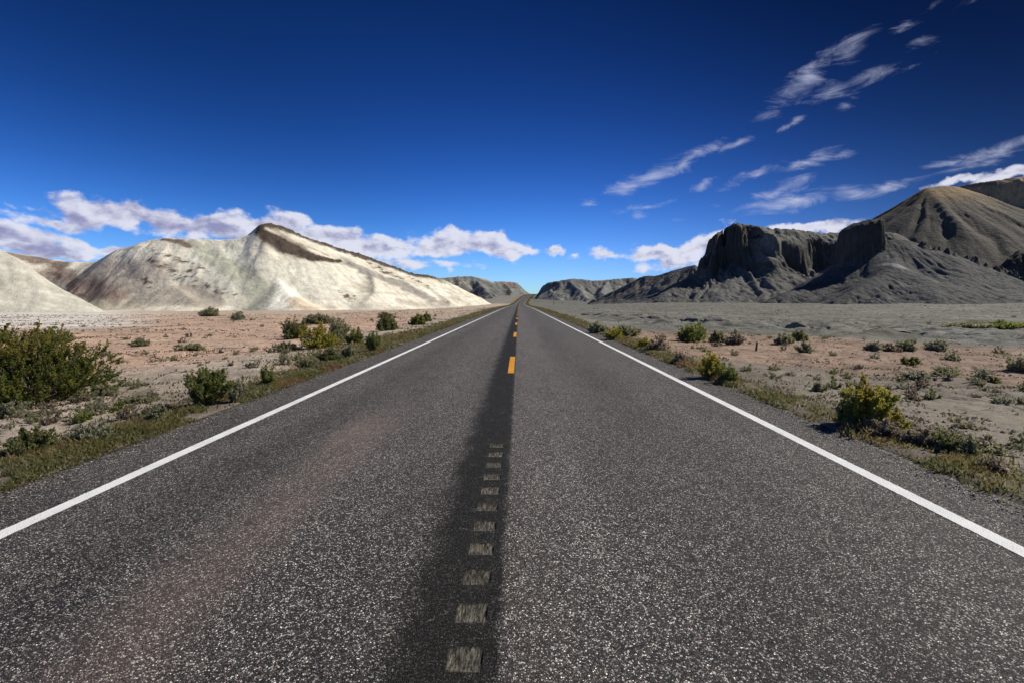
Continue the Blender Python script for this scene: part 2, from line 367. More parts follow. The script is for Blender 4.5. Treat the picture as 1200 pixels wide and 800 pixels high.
def build_ground():
    th = np.concatenate([np.linspace(-180, -62, 60)[:-1], np.linspace(-62, -48, 130)[:-1], np.linspace(-48, 48, 900), np.linspace(48, 62, 130)[1:], np.linspace(62, 180, 60)[1:]])
    rs = [0.6]
    while rs[-1] < 6500:
        r = rs[-1]; k = .0125 if r < 6 else .006 if r < 30 else .0052 if r < 90 else .008 if r < 220 else .02 if r < 900 else .06
        rs.append(r*(1+k))
    rs = np.array(rs); T, RR = np.meshgrid(np.radians(th), rs)
    X = RR*np.sin(T); Y = RR*np.cos(T); Z = ground_z(X, Y)
    Z = Z - .0006*np.maximum(RR-1200, 0)
    nr, nt_ = X.shape
    V = np.stack([X, Y, Z], -1).reshape(-1, 3)
    V = np.vstack([V, [[0, 0, -.1]]])
    i = np.arange(nr-1)[:, None]*nt_ + np.arange(nt_-1)[None, :]
    F = np.stack([i, i+1, i+nt_+1, i+nt_], -1).reshape(-1, 4)[:, ::-1]
    # colours of the soils
    rx = road_x(Y); u = X-rx; au = np.abs(u); r = RR
    wob = fbm(X/6, Y/6, 4, 61); wob2 = fbm(X/25, Y/25, 4, 67)
    tan_ = np.array([.385, .325, .258]); red = np.array([.47, .315, .225]); grey = np.array([.195, .193, .165]); pale = np.array([.64, .60, .54]); shade = np.array([.30, .27, .24])
    C = np.broadcast_to(tan_, X.shape+(3,)).copy()
    # left: red sand a few metres out, pale wash by the hills
    fl = (u < 0)
    C = mixc(C, red, fl*ss(7.5, 11, au+wob*3)*ss(.0, .5, 1.0-ss(-.1, .35, wob2*.6))*.85)
    C = mixc(C, tan_*.95, fl*ss(.1, .5, fbm(X/3, Y/3, 4, 88))*.55)
    C = mixc(C, [.42, .36, .28], fl*ss(75, 130, Y)*.6)
    C = mixc(C, pale, fl*ss(42, 54, Y+wob*8)*(1-ss(-.86, -.66, X/np.maximum(Y, 1)+wob*.1))*.9)
    # right: greyish crust by the road, a red band, then the grey clay plain
    fr = (u >= 0)
    C = mixc(C, [.235, .208, .170], fr*.8)
    band = ss(15.5, 19, r + wob*3 - .0*u)*(1-ss(34, 37.5, r+wob*2.5+wob2*2 - (u < 0)*5))
    C = mixc(C, red*.82, fr*band*.75)
    C = mixc(C, grey, fr*ss(34, 37, r+wob*2.5+wob2*2)*ss(5, 9, au))
    C = mixc(C, [.16, .165, .12], fr*ss(34, 37, r)*ss(.0, .4, fbm(X/16, Y/6, 5, 101))*.6)
    C = mixc(C, [.27, .265, .24], fr*ss(36, 40, r)*ss(.05, .4, fbm(X/14+9, Y/5, 5, 103))*.7)
    C = mixc(C, [.11, .10, .075], fr*ss(36, 40, r)*ss(.18, .32, fbm(X/3.5, Y/2, 5, 104))*.6)
    # verge soil
    C = mixc(C, [.15, .125, .098], (1-ss(5.0, 6.4, au+wob))*.9)
    C = mixc(C, [.19, .185, .165], ss(400, 470, Y)*(1-ss(60, 160, au))*.85)
    C = mixc(C, [.13, .13, .055], ss(60, 160, Y)*(1-ss(6, 10, au+wob*3))*.75)
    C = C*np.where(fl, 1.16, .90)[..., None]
    C = mixc(C, [.45, .27, .18], ss(600, 640, Y)*(1-ss(4, 22, au))*.0)
    C = C*(1+fbm(X/1.7, Y/1.7, 4, 121)*.22+fbm(X/14, Y/5, 4, 125)*.35)[..., None]
    C = np.vstack([C.reshape(-1, 3), [[.3, .27, .24]]])
    j = np.arange(nt_-1); cap = np.full(nt_-1, nr*nt_)
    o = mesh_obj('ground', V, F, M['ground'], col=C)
    tag(o, 'dry desert plain of pink sand and grey clay on both sides of the road', kind='structure')
    return o
build_ground()

# ------------------------------------------------------------------ road
GY = [2.29 + .36*i for i in range(11)]; GX0, GX1 = -.338, -.168; GH = .09
def build_road():
    ys = list(np.arange(-40, 1.5, .5)) + list(np.arange(1.5, 7, .06))
    y = 7.0
    while y < 900: ys.append(y); y *= 1.012
    ys = sorted(set([round(v, 4) for v in ys] + [round(g+s*GH, 4) for g in GY for s in (-1, 1)]))
    ys = np.array([v for v in ys if not any(g-GH+1e-3 < v < g+GH-1e-3 for g in GY)])
    us = np.array([-4.56, -4.50, -4.38, -4.2, -3.9, -3.7, -3.5, -3.2, -2.9, -2.6, -2.3, -2.0, -1.7, -1.4, -1.1, -.8, -.6, -.45, GX0+.176, GX1+.176, .1, .2, .4, .7, 1.0, 1.3, 1.6, 1.9, 2.2, 2.5, 2.8, 3.1, 3.4, 3.6, 3.9, 4.15, 4.3, 4.42, 4.48])
    us = np.array(sorted(us))
    extra = np.arange(-.7, .2, .035); us = np.array(sorted(set(us.tolist() + [e for e in extra.tolist() if not (GX0+.17 < e < GX1+.18)])))
    U, Yg = np.meshgrid(us, ys); rx = road_x(Yg); rz = road_z(Yg)
    edge = fbm(Yg/.5, U*0+3, 4, 7)*.14 + fbm(Yg/4, U*0+9, 2, 8)*.10
    L_ = U < -4.1; R_ = U > 4.1
    X = rx + U + np.where(L_, -np.abs(edge)*.2+edge*.8, 0) + np.where(R_, edge, 0)
    Z = rz - .018*np.abs(U)*.3 + 0
    Z = np.where((U < -4.53) | (U > 4.45), rz - .16, Z)
    xw = X
    seal = 1.0*ss(-.76, -.50, xw + fbm(Yg/.35, xw*3, 3, 15)*.12)*(1-ss(-.115, -.075, xw + fbm(Yg/.25, xw*3, 3, 16)*.03))
    dust = np.exp(-((xw+1.95+fbm(Yg/4, xw, 2, 25)*.3)/.30)**2)*ss(0.3, .0, (Yg-6)/12)*.75*(0.7+.6*fbm(Yg/.9, xw/.4, 3, 27)) + .12*np.exp(-((xw-.05)/.2)**2)
    wear = .5 + .20*np.exp(-((xw+1.3)/.55)**2) + .12*np.exp(-((xw+3.3)/.3)**2) - .26*np.exp(-((xw+2.75)/.28)**2) + .34*np.exp(-((xw-.40)/.50)**2) + .08*np.exp(-((xw-2.5)/.5)**2) - .12*np.exp(-((xw-1.7)/.5)**2) - .10*np.exp(-((xw+.95)/.2)**2)
    wear = wear + .12*fbm(Yg/6, xw/.6, 3, 19)
    C = np.clip(np.stack([seal, dust, wear], -1), 0, 1)
    n, m = X.shape; V = np.stack([X, Yg, Z], -1).reshape(-1, 3)
    i = (np.arange(n-1)[:, None]*m + np.arange(m-1)[None, :])
    F = np.stack([i, i+1, i+m+1, i+m], -1)
    cy = (ys[:-1]+ys[1:])/2; cu = (us[:-1]+us[1:])/2 - .176
    hole = np.zeros((n-1, m-1), bool)
    for g in GY: hole |= ((np.abs(cy-g) < GH)[:, None]) & (((cu > GX0) & (cu < GX1))[None, :])
    F = F[~hole].reshape(-1, 4)
    road = mesh_obj('road', V, F, M['asphalt'], col=C.reshape(-1, 3))
    tag(road, 'straight two lane grey asphalt road running to the horizon', kind='structure')
    # milled rumble grooves, each a shallow curved trough
    for k, g in enumerate(GY):
        ny, nx = 22, 20
        yy = np.linspace(g-GH, g+GH, ny); xx = np.linspace(GX0, GX1, nx); A, B = np.meshgrid(xx, yy)
        zr = -.0054*np.abs(A+.176); t = (B-g)/GH
        dx_ = np.minimum(A-GX0, GX1-A)/.012; rag = np.clip(dx_, 0, 1)
        D = -.012*(1-t*t)*rag + fbm(A*90+k*7, B*14, 3, 91)*.004*rag*np.clip((1-np.abs(t))*6, 0, 1)
        Zg = zr + D
        edge = np.minimum(np.minimum(A-GX0, GX1-A), (GH-np.abs(B-g))*.8) + fbm(A*45+k*3, B*30+k, 3, 93)*.016
        worn = ss(-.001, .012, edge)*(.62+.5*fbm(A*30+k*5, B*9, 3, 94) + .25*math.sin(k*2.3)*.5)
        v = np.stack([A, B, Zg], -1).reshape(-1, 3); ii = np.arange(ny-1)[:, None]*nx + np.arange(nx-1)[None, :]
        mesh_obj('rumble_groove', v, np.stack([ii, ii+1, ii+nx+1, ii+nx], -1).reshape(-1, 4), M['groove'], parent=road, smooth=False, col=np.repeat(np.clip(worn, 0, 1).reshape(-1, 1), 3, 1))
    # painted edge lines
    def line(u0, u1, ylist, mat, name, seed, jit=.010):
        ylist = np.asarray(ylist); mm = 5; q = np.linspace(0, 1, mm)[None, :]
        e0 = fbm(ylist/.06, 3, 3, seed)*jit + fbm(ylist/3, 8, 2, seed)*jit; e1 = fbm(ylist/.06, 13, 3, seed+1)*jit + fbm(ylist/3, 28, 2, seed)*jit
        Uu = (u0+e0)[:, None]*(1-q) + (u1+e1)[:, None]*q
        Xx = road_x(ylist)[:, None] + Uu; Zz = road_z(ylist)[:, None] - .0054*np.abs(Uu) + .004 + .00002*ylist[:, None].clip(0, 500)
        v = np.stack([Xx, np.repeat(ylist[:, None], mm, 1), Zz], -1).reshape(-1, 3); ii = np.arange(len(ylist)-1)[:, None]*mm + np.arange(mm-1)[None, :]
        return mesh_obj(name, v, np.stack([ii, ii+1, ii+mm+1, ii+mm], -1).reshape(-1, 4), mat, parent=road)
    yl = list(np.arange(-40, 1, .3)) + list(np.arange(1, 14, .03)); y = 14.0
    while y < 890: yl.append(y); y *= 1.006
    line(-3.68, -3.54, yl, M['white'], 'edge_line', 301)['label'] = 'solid white line along the left edge of the road'
    line(3.54, 3.68, yl, M['white'], 'edge_line', 311)['label'] = 'solid white line along the right edge of the road'
    for k in range(16):
        y0 = 11.95 + 12.2*k; fade = 1
        line(-.085, .065, np.linspace(y0, y0+3.6, 40 if k < 4 else 8), M['yellow'], 'centre_dash', 400+k, .006)
    return road
build_road()

# ------------------------------------------------------------------ hills
def catmull(P, n=6):
    P = np.asarray(P, float); Q = [P[0]]
    E = np.vstack([2*P[0]-P[1], P, 2*P[-1]-P[-2]])
    for i in range(1, len(E)-2):
        for t in np.linspace(0, 1, n+1)[1:]:
            Q.append(.5*((2*E[i]) + (E[i+1]-E[i-1])*t + (2*E[i-1]-5*E[i]+4*E[i+1]-E[i+2])*t*t + (-E[i-1]+3*E[i]-3*E[i+1]+E[i+2])*t**3))
    return np.array(Q)
def ridge(X, Y, P, base=-3.0, p=1.25, rill=(5, 1.0), rill2=(1.8, .35), cliff=None, seed=0, back=1.0, warp=3.0, jag=0.0, rnd=1.0):
    """height of a ridge whose crest follows P = [(x, y, z, foot width)]; cliff = (height, distance, width, flute amount, flute length)"""
    P = catmull(P, 5); wx = X + fbm(X/22, Y/22, 3, seed+1)*warp; wy = Y + fbm(X/22+40, Y/22, 3, seed+2)*warp
    H = np.full(X.shape, -1e9); S = np.zeros(X.shape); K = np.ones(X.shape); D = np.zeros(X.shape)
    s0 = 0
    for a, b in zip(P[:-1], P[1:]):
        dx, dy = b[0]-a[0], b[1]-a[1]; L = math.hypot(dx, dy)
        if L < 1e-6: continue
        t = np.clip(((wx-a[0])*dx + (wy-a[1])*dy)/(L*L), 0, 1)
        qx = wx-a[0]-t*dx; qy = wy-a[1]-t*dy; d = np.hypot(qx, qy)
        z = a[2] + t*(b[2]-a[2]); w = a[3] + t*(b[3]-a[3]); w = np.where(qy > 0, w*back, w)
        k = np.clip((np.sqrt(d*d+rnd*rnd)-rnd)/w, 0, 1.6); ang = np.arctan2(qy, qx)
        s = s0 + t*L + ang*w*.45
        s0 += L
        kk = np.clip(1-k, 0, 1)
        h = base + (z-base)*kk**p - np.clip(k-1, 0, 1)*8
        m = h > H
        H = np.where(m, h, H); S = np.where(m, s, S); K = np.where(m, k, K); D = np.where(m, d, D)
    if cliff:
        ch, cd, cw, fa, fl = cliff
        drop = 0
        for q_, (fr_, dd_, ff) in enumerate(((.42, 0, 1.0), (.33, 1.6, 1.15), (.25, 4.0, 1.3))):
            dn = D + fbm(S/fl, S*0+2+q_*.35, 3, seed+11, .5)*fa*ff + fbm(X/6, Y/6, 4, seed+12+q_, .6)*2.2
            drop = drop + ch*fr_*ss(cd+dd_, cd+dd_+cw, dn)
        H = H - drop*np.clip(1-K, 0, 1)
    am = np.clip(K*3.5, 0, 1)*np.clip((1.06-K)*2.2, 0, 1)
    for (lam, amp), sd_ in ((rill, 3), (rill2, 5)):
        n = np.abs(perlin(S/lam + fbm(X/lam/2, Y/lam/2, 2, seed+20)*.35, K*1.6*(5/ max(lam, 1)) + 3, seed+sd_))
        H = H - amp*(1-np.clip(n*2.6, 0, 1))*am
        n = perlin(S/lam/2.3, K*.8, seed+sd_+40); H = H + amp*.8*n*am
    if jag: H = H + fbm(X/2.2, Y/2.2, 4, seed+60)*jag*((1-.8*ss(.3, .55, K)) if cliff else 1)
    return H, S, K, D
def grid(x0, x1, y0, y1, st):
    xs = np.arange(x0, x1, st); ys = np.arange(y0, y1, st); return np.meshgrid(xs, ys)
def hill_mesh(name, label, X, Y, H, C, mat):
    G = ground_z(X, Y, False)
    n, m = X.shape; V = np.stack([X, Y, H], -1).reshape(-1, 3)
    i = np.arange(n-1)[:, None]*m + np.arange(m-1)[None, :]
    F = np.stack([i, i+1, i+m+1, i+m], -1)
    a = H > G-1.0; keep = a[:-1, :-1] | a[1:, :-1] | a[:-1, 1:] | a[1:, 1:]
    F = F[keep]; used = np.unique(F); mp = np.full(len(V), -1); mp[used] = np.arange(len(used))
    o = mesh_obj(name, V[used], mp[F], mat, col=np.clip(C.reshape(-1, 3)[used], .01, .9))
    tag(o, label, kind='structure'); return o
def RP(*pts): return [(*W(px, py, Y), w) for (px, py, Y, w) in pts]
def smax(a, b, k=2.0):
    h = np.clip(.5+.5*(a-b)/k, 0, 1); return b*(1-h) + a*h + k*h*(1-h)
def blob(X, Z, px, py, rx, ry, rot, Y, wob=0):
    cx, _, cz = W(px, py, Y); k = Y/600; c, s = math.cos(R(rot)), math.sin(R(rot))
    dx = (X-cx)/k; dz = (Z-cz)/k
    a = (dx*c + dz*s)/rx; b = (-dx*s + dz*c)/ry
    return np.clip(1.0 - (a*a+b*b) + wob, 0, 1)

# L0 pale green-grey hill at the far left
X, Y = grid(-330, -150, 150, 250, .7)
H, S, K, D = ridge(X, Y, RP((-230, 228, 195, 60), (-120, 243, 197, 50), (-50, 268, 198, 40), (0, 293, 199, 31), (45, 323, 200, 22), (85, 349, 202, 11), (100, 358, 203, 7)), base=-3, p=1.05, rill=(9, .5), rill2=(3, .12), seed=100, warp=1.5, rnd=3, back=.4)
C = np.broadcast_to(np.array([.50, .48, .405]), X.shape+(3,)).copy()
C = mixc(C, [.62, .60, .52], ss(-.1, .5, fbm(X/14, Y/14+H/5, 4, 102)))
C = mixc(C, [.50, .50, .41], ss(.05, .5, fbm(S/7, K*2, 3, 103))*.7)
hill_mesh('hill', 'smooth pale green-grey clay hill cut by the left edge of the photo', X, Y, H, C, M['pale'])

# L1 long white hill with brown caprock
X, Y = grid(-290, 0, 205, 520, .7)
main = RP((-20, 290, 255, 40), (19, 297, 262, 38), (62, 304, 268, 36), (105, 307, 270, 34), (150, 291, 268, 34), (180, 280, 270, 40), (225, 280, 274, 44), (275, 280, 284, 52), (300, 272, 292, 58), (311, 264, 296, 60), (332, 267, 304, 62), (362, 279, 316, 62), (400, 292, 332, 58), (450, 309, 356, 52), (480, 320, 380, 46), (512, 326, 408, 42), (545, 341, 430, 26), (570, 354, 440, 10))
H, S, K, D = ridge(X, Y, main, base=-3.5, p=1.08, rill=(16, .7), rill2=(5, .35), seed=120, warp=4, jag=.25, rnd=1.5)
for pts, sd, kk in ((((316, 318, 272, 26), (328, 334, 260, 24), (346, 352, 246, 14)), 131, 1.2),
                (((430, 318, 325, 26), (440, 336, 300, 20), (432, 352, 280, 10)), 132, 4),
                (((170, 300, 266, 22), (196, 330, 250, 22), (226, 352, 236, 12)), 134, 5),
                (((492, 332, 376, 22), (515, 345, 352, 16), (528, 355, 335, 9)), 135, 3)):
    h2, s2, k2, d2 = ridge(X, Y, RP(*pts), base=-3.5, p=1.05, rill=(9, .3), rill2=(2.5, .15), seed=sd, warp=2)
    m = h2 > H; S = np.where(m, s2, S); K = np.where(m, k2, K); H = smax(h2, H, kk)
def surf(X, Y, H, px, py):               # where the hillside seen at px, py lies
    r = rot_ray(px, py); t = np.arange(Y.min(), Y.max(), .7); x = r[0]/r[1]*t; z = EYE + r[2]/r[1]*t
    st = X[0, 1]-X[0, 0]; i = np.clip(((t-Y[0, 0])/st).astype(int), 0, X.shape[0]-1); j = ((x-X[0, 0])/st).astype(int)
    ok = (j >= 0) & (j < X.shape[1]); hit = ok & (H[i, np.clip(j, 0, X.shape[1]-1)] >= z)
    if not hit.any():
        b = np.argmin(np.where(ok, z-H[i, np.clip(j, 0, X.shape[1]-1)], 1e9)); return t[b]
    return t[np.argmax(hit)]
H0 = H.copy()
nz = fbm(X/8, H/3.5, 5, 143)
def path(pts, w, wob=.4, soft=.4):       # a stratum cropping out, also the painted shadow streak, along a line on the hillside; w in photo-sized units
    best = np.zeros(X.shape)
    Q = [(*W(px, py, surf(X, Y, H0, px, py)), ww) for px, py, ww in [(a[0], a[1], a[2] if len(a) > 2 else w) for a in pts]]
    for a, b in zip(Q[:-1], Q[1:]):
        v = np.array([b[0]-a[0], (b[1]-a[1])*.5, b[2]-a[2]]); L2 = (v**2).sum()+1e-6
        d0 = X-a[0]; d1 = (Y-a[1])*.5; d2 = H-a[2]; t = np.clip((d0*v[0]+d1*v[1]+d2*v[2])/L2, 0, 1)
        d = np.sqrt((d0-t*v[0])**2+(d1-t*v[1])**2+(d2-t*v[2])**2); ww = (a[3]*(1-t)+b[3]*t)*a[1]/600*1.3
        best = np.maximum(best, 1-ss(1-soft, 1+soft, d/ww+nz*wob))
    return best
C = np.broadcast_to(np.array([.73, .68, .555]), X.shape+(3,)).copy()
C = mixc(C, [.83, .79, .67], ss(-.05, .4, fbm(X/16+H/9, H/5, 5, 141))*.9)
C = mixc(C, [.58, .50, .40], ss(.05, .45, fbm(X/26+H/9, H/3.2, 5, 142))*.6)
C = mixc(C, [.70, .69, .58], path([(245, 300, 20), (290, 325, 22), (380, 330, 20)], 20)*.6)
C = mixc(C, [.27, .205, .195], path([(120, 322, 16), (145, 330, 20), (172, 322, 18)], 16)*.5)
C = mixc(C, [.33, .32, .32], path([(60, 330, 10), (118, 345, 8)], 9)*.8)
C = mixc(C, [.26, .17, .14], path([(60, 318, 8), (95, 336, 9), (140, 349, 7)], 8, 1.4)*.6)
C = mixc(C, [.20, .14, .12], path([(10, 297, 3), (40, 304, 4), (75, 312, 5)], 4, 1.2)*.85)
C = mixc(C, [.36, .30, .25], path([(160, 352, 8), (215, 346, 12), (250, 356, 8)], 9)*.65)
C = mixc(C, [.42, .425, .335], path([(222, 284, 4), (255, 305, 7), (292, 325, 9), (306, 345, 12), (302, 358, 14)], 8, .3)*.8)  # greenish shadow streak down the slope, painted into the colour
C = mixc(C, [.88, .85, .74], path([(328, 330, 4), (338, 342, 8), (328, 356, 8)], 6, .2)*.95)
C = mixc(C, [.55, .42, .29], path([(345, 352, 6), (362, 361, 8)], 6, .4)*.65)
C = mixc(C, [.70, .67, .57], path([(360, 332, 3), (395, 350, 4), (408, 362, 4)], 4, .4)*.8)
C = mixc(C, [.20, .18, .18], path([(400, 304, 3), (440, 322, 6), (475, 336, 6), (505, 350, 4)], 5, .9)*.7)
C = mixc(C, [.36, .30, .25], path([(470, 352, 5), (520, 356, 5)], 5, .6)*.6)
C = mixc(C, [.62, .58, .47], path([(320, 270, 3), (380, 295, 4), (440, 314, 5), (500, 335, 5)], 4, .7)*.6)
brown = path([(303, 272, 3.5), (318, 280, 7), (342, 293, 9), (368, 303, 5), (398, 306, 2)], 6, .35, .35)
C = mixc(C, [.062, .045, .035], brown*.97)
b2 = path([(318, 268, 1.5), (345, 285, 1.8), (385, 300, 1.2)], 1.5, .6, .4); C = mixc(C, [.30, .22, .16], b2*.6)
crest = np.interp(X/np.maximum(Y, 1), [p[0]/p[1] for p in main], [p[2]/p[1] for p in main])*Y
e = (crest-H)
cap = (1-ss(1.0, 2.6, e+nz*1.6))*ss(-.525, -.50, X/Y)*(1-ss(-.17, -.12, X/Y))
C = mixc(C, [.075, .053, .04], np.clip(cap, 0, 1)*.97)
C = mixc(C, [.17, .12, .09], path([(190, 281, 2), (212, 284, 3), (222, 290, 2)], 2, .8)*.9)
rub = np.zeros(X.shape)
for pts in ([(175, 303, 1.2), (200, 318, 1.6), (232, 332, 1.5), (262, 345, 1.3)], [(222, 318, 1.6), (231, 332, 2)], [(172, 328, 1.6), (176, 338, 1.6)], [(262, 342, 1.5), (275, 347, 1.2)], [(398, 343, 1.5), (414, 350, 2)], [(62, 320, 1.2), (104, 350, 1.2)], [(180, 295, 1), (215, 308, 1.5), (245, 318, 1)], [(420, 302, 1.2), (450, 318, 1.8), (470, 326, 1.2)], [(480, 325, 1), (505, 337, 1.4)]):
    rub = np.maximum(rub, path([(a_, b_, c_*1.7) for a_, b_, c_ in pts], 1.4, 1.6, .5)*ss(-.02, .12, fbm(X/3, H/1.6, 4, 160)))
C = mixc(C, [.14, .10, .08], rub*.95)
ledge = np.clip(brown + cap + rub, 0, 1)
H = H + ledge*(np.abs(fbm(X/2.6, Y/2.6, 4, 150))*2.2-.2)
C = C*(1+fbm(X/2.5, H/1.5, 3, 151)*.14)[..., None]
hill_mesh('hill', 'long white badland hill with dark brown caprock, left of the road', X, Y, H, C, M['pale'])

# L2 grey hills beyond the left verge
X, Y = grid(-230, 70, 470, 900, 1.6)
H, S, K, D = ridge(X, Y, RP((440, 333, 640, 60), (520, 326, 640, 58), (550, 324, 650, 62), (567, 327, 660, 60), (577, 331, 680, 52), (591, 330, 700, 50), (608, 333, 730, 48), (620, 337, 760, 40), (632, 342, 800, 40)), base=-2, p=1.1, rill=(16, 3.0), rill2=(6, 1.2), seed=200, warp=9, jag=1.2)
for pts, sd in ((((555, 326, 655, 40), (566, 336, 610, 32), (578, 348, 560, 18)), 201), (((590, 331, 700, 36), (598, 340, 650, 28), (601, 350, 600, 14)), 202), (((520, 327, 640, 40), (535, 340, 580, 30), (548, 352, 530, 16)), 203)):
    h2, *_ = ridge(X, Y, RP(*pts), base=-2, p=1.1, rill=(12, 2.2), rill2=(5, .9), seed=sd, warp=5); H = smax(h2, H, 2)
u = X-road_x(Y); rz = road_z(Y); cut = 1-ss(7, 26, np.abs(u))
H = np.minimum(H, lerp(H, rz-1.5, cut))
C = np.broadcast_to(np.array([.18, .185, .175]), X.shape+(3,)).copy(); nz = fbm(X/18, H/7, 4, 205)
C = mixc(C, [.42, .38, .30], blob(X, H, 520, 330, 44, 14, -12, 620, nz)*.8); C = mixc(C, [.33, .31, .27], ss(.1, .5, nz)*.6)
C = mixc(C, [.46, .42, .36], blob(X, H, 566, 326, 20, 3, -20, 665, nz*.5)*.9); C = mixc(C, [.12, .12, .115], ss(.15, .5, fbm(X/14, H/8+9, 4, 206))*.6)
C = mixc(C, [.40, .24, .16], blob(X, H, 598, 334, 14, 4, 0, 715, nz)*.5)
hill_mesh('hill', 'low grey shale hills where the road climbs away to the left', X, Y, H, C, M['far'])

# R3 grey hill right of the road's end
X, Y = grid(15, 190, 430, 800, 1.2)
H, S, K, D = ridge(X, Y, RP((633, 344, 556, 16), (637, 336, 552, 26), (648, 331, 548, 40), (662, 328, 550, 52), (675, 327, 555, 60), (700, 329, 562, 60), (722, 327, 568, 60), (742, 326, 574, 60), (760, 329, 580, 56), (800, 326, 590, 50)), base=-2, p=1.15, rill=(13, 3.2), rill2=(5, 1.3), cliff=(3, 1.5, 3, 3, 14), seed=220, warp=6, jag=.9)
for pts, sd in ((((668, 330, 548, 36), (680, 340, 518, 30), (690, 352, 484, 16)), 221), (((712, 331, 560, 30), (706, 342, 510, 24), (716, 353, 478, 12)), 222), (((641, 337, 548, 22), (650, 346, 522, 16), (660, 354, 500, 8)), 223)):
    h2, *_ = ridge(X, Y, RP(*pts), base=-2, p=1.1, rill=(9, 2), rill2=(4, .8), seed=sd, warp=4); H = smax(h2, H, 2)
u = X-road_x(Y); H = np.minimum(H, lerp(H, road_z(Y)-1.5, 1-ss(6, 14, np.abs(u))))
C = np.broadcast_to(np.array([.20, .20, .19]), X.shape+(3,)).copy(); nz = fbm(X/14, H/6, 4, 225)
C = mixc(C, [.31, .305, .28], ss(0, .5, nz)*.7); C = mixc(C, [.12, .11, .10], blob(X, H, 650, 333, 16, 3.5, 24, 575, nz*.7)*.9)
hill_mesh('hill', 'distant grey fluted hill just right of the vanishing road', X, Y, H, C, M['far'])

# R1 big smooth dome hill, and the bluff behind it
X, Y = grid(150, 470, 205, 430, .85)
H, S, K, D = ridge(X, Y, RP((1088, 221, 302, 100), (1105, 218.5, 304, 104), (1126, 221, 312, 106)), base=-1, p=1.0, rill=(15, 1.6), rill2=(5, .5), seed=300, warp=2, rnd=2)
h2, *_ = ridge(X, Y, RP((1088, 221, 300, 60), (1102, 236, 284, 52), (1124, 264, 262, 42), (1150, 298, 244, 32), (1176, 332, 228, 18)), base=-1, p=1.0, rill=(10, .9), rill2=(4, .3), seed=301, warp=2, rnd=2); H = smax(h2, H, 2.5)
h3, s3, k3, d3 = ridge(X, Y, RP((1112, 222, 330, 54), (1129, 218, 324, 68), (1142, 215, 316, 76), (1157, 213, 310, 80), (1172, 211, 308, 84), (1188, 208, 306, 84), (1215, 207, 306, 84), (1300, 204, 306, 84), (1340, 215, 306, 70)), base=-1, p=1.0, rill=(15, 5.0), rill2=(5, 1.4), cliff=(9, 3, 6, 5, 16), seed=302, warp=4, jag=.6)
m3 = h3 > H; H = np.maximum(H, h3)
h4, *_ = ridge(X, Y, RP((1176, 316, 226, 14), (1190, 297, 226, 30), (1240, 282, 230, 40), (1330, 280, 238, 44)), base=-1, p=1.0, rill=(8, 2.0), rill2=(3, .8), cliff=(8, 2, 4, 4, 12), seed=303, warp=5, jag=.6); m4 = h4 > H; H = np.maximum(H, h4)
C = np.broadcast_to(np.array([.088, .078, .062]), X.shape+(3,)).copy(); nz = fbm(X/20, H/9, 4, 305)
C = mixc(C, [.14, .122, .095], ss(-.1, .5, fbm(S/9, K*.8, 3, 306))*.6)
C = mixc(C, [.07, .062, .052], m4*.8)
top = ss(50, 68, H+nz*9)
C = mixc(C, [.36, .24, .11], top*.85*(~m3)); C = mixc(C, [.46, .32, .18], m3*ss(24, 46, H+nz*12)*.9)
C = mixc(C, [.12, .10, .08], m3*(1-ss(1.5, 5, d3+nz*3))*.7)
C = mixc(C, [.25, .20, .13], blob(X, H, 1110, 245, 14, 30, 50, 305, nz*.6)*.5)
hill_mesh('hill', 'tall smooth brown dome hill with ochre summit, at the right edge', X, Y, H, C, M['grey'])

# R2 grey butte with dark cliffs
X, Y = grid(20, 190, 170, 330, .5)
rt_ = ss(878, 905, 608+600*X/Y)
main = RP((786, 319, 254, 34), (806, 312, 252, 38), (816, 301, 250, 40), (823, 291, 249, 42), (837, 287, 248, 46), (842, 273, 248, 50), (858, 269, 248, 50), (867, 262, 248, 52), (880, 263, 250, 52), (899, 268, 252, 50), (930, 269, 253, 48), (960, 273, 254, 46), (990, 272, 256, 44), (1040, 274, 258, 44), (1090, 290, 258, 40))
H, S, K, D = ridge(X, Y, main, base=-1, p=1.12, rill=(6, 1.3), rill2=(2.8, 1.1), cliff=(17-5*rt_, 3.5+7*rt_, 2.4, 8, 15), seed=400, warp=6, jag=1.1, rnd=2)
h1, *_ = ridge(X, Y, RP((700, 351, 300, 8), (730, 339, 292, 20), (752, 325, 285, 30), (770, 323, 280, 34), (790, 317, 270, 36), (812, 311, 262, 38)), base=-1, p=1.15, rill=(6, 1.6), rill2=(2.4, .6), seed=401, warp=3, jag=.3)
H = smax(h1, H, 1)
for pts, sd in ((((862, 328, 232, 24), (850, 338, 222, 18), (842, 349, 210, 9)), 402), (((886, 284, 246, 12), (896, 300, 238, 16), (914, 322, 226, 18), (920, 343, 212, 10)), 403), (((815, 322, 246, 20), (796, 335, 236, 18), (776, 349, 224, 9)), 404)):
    h2, *_ = ridge(X, Y, RP(*pts), base=-1, p=1.1, rill=(4.5, 1.1), rill2=(2.4, .9), seed=sd, warp=2, jag=.1, rnd=2); H = smax(h2, H, 3.5)
C = np.broadcast_to(np.array([.150, .145, .130]), X.shape+(3,)).copy(); nz = fbm(X/10, H/4, 4, 406)
C = mixc(C, [.12, .115, .105], ss(0, .5, nz)*.6)
gy, gx = np.gradient(H, .5); steep = ss(1.0, 2.0, np.hypot(gx, gy))
C = mixc(C, [.17, .16, .135], ss(22, 30, H)*(1-steep)*.8)
C = mixc(C, [.060, .054, .045], np.clip(steep*ss(10, 16, H), 0, 1)*.85); C = mixc(C, [.25, .235, .20], blob(X, H, 900, 285, 34, 26, 20, 243, nz)*.5)  # painted: cliff shade as near-black rock, the sunlit rib as a pale patch
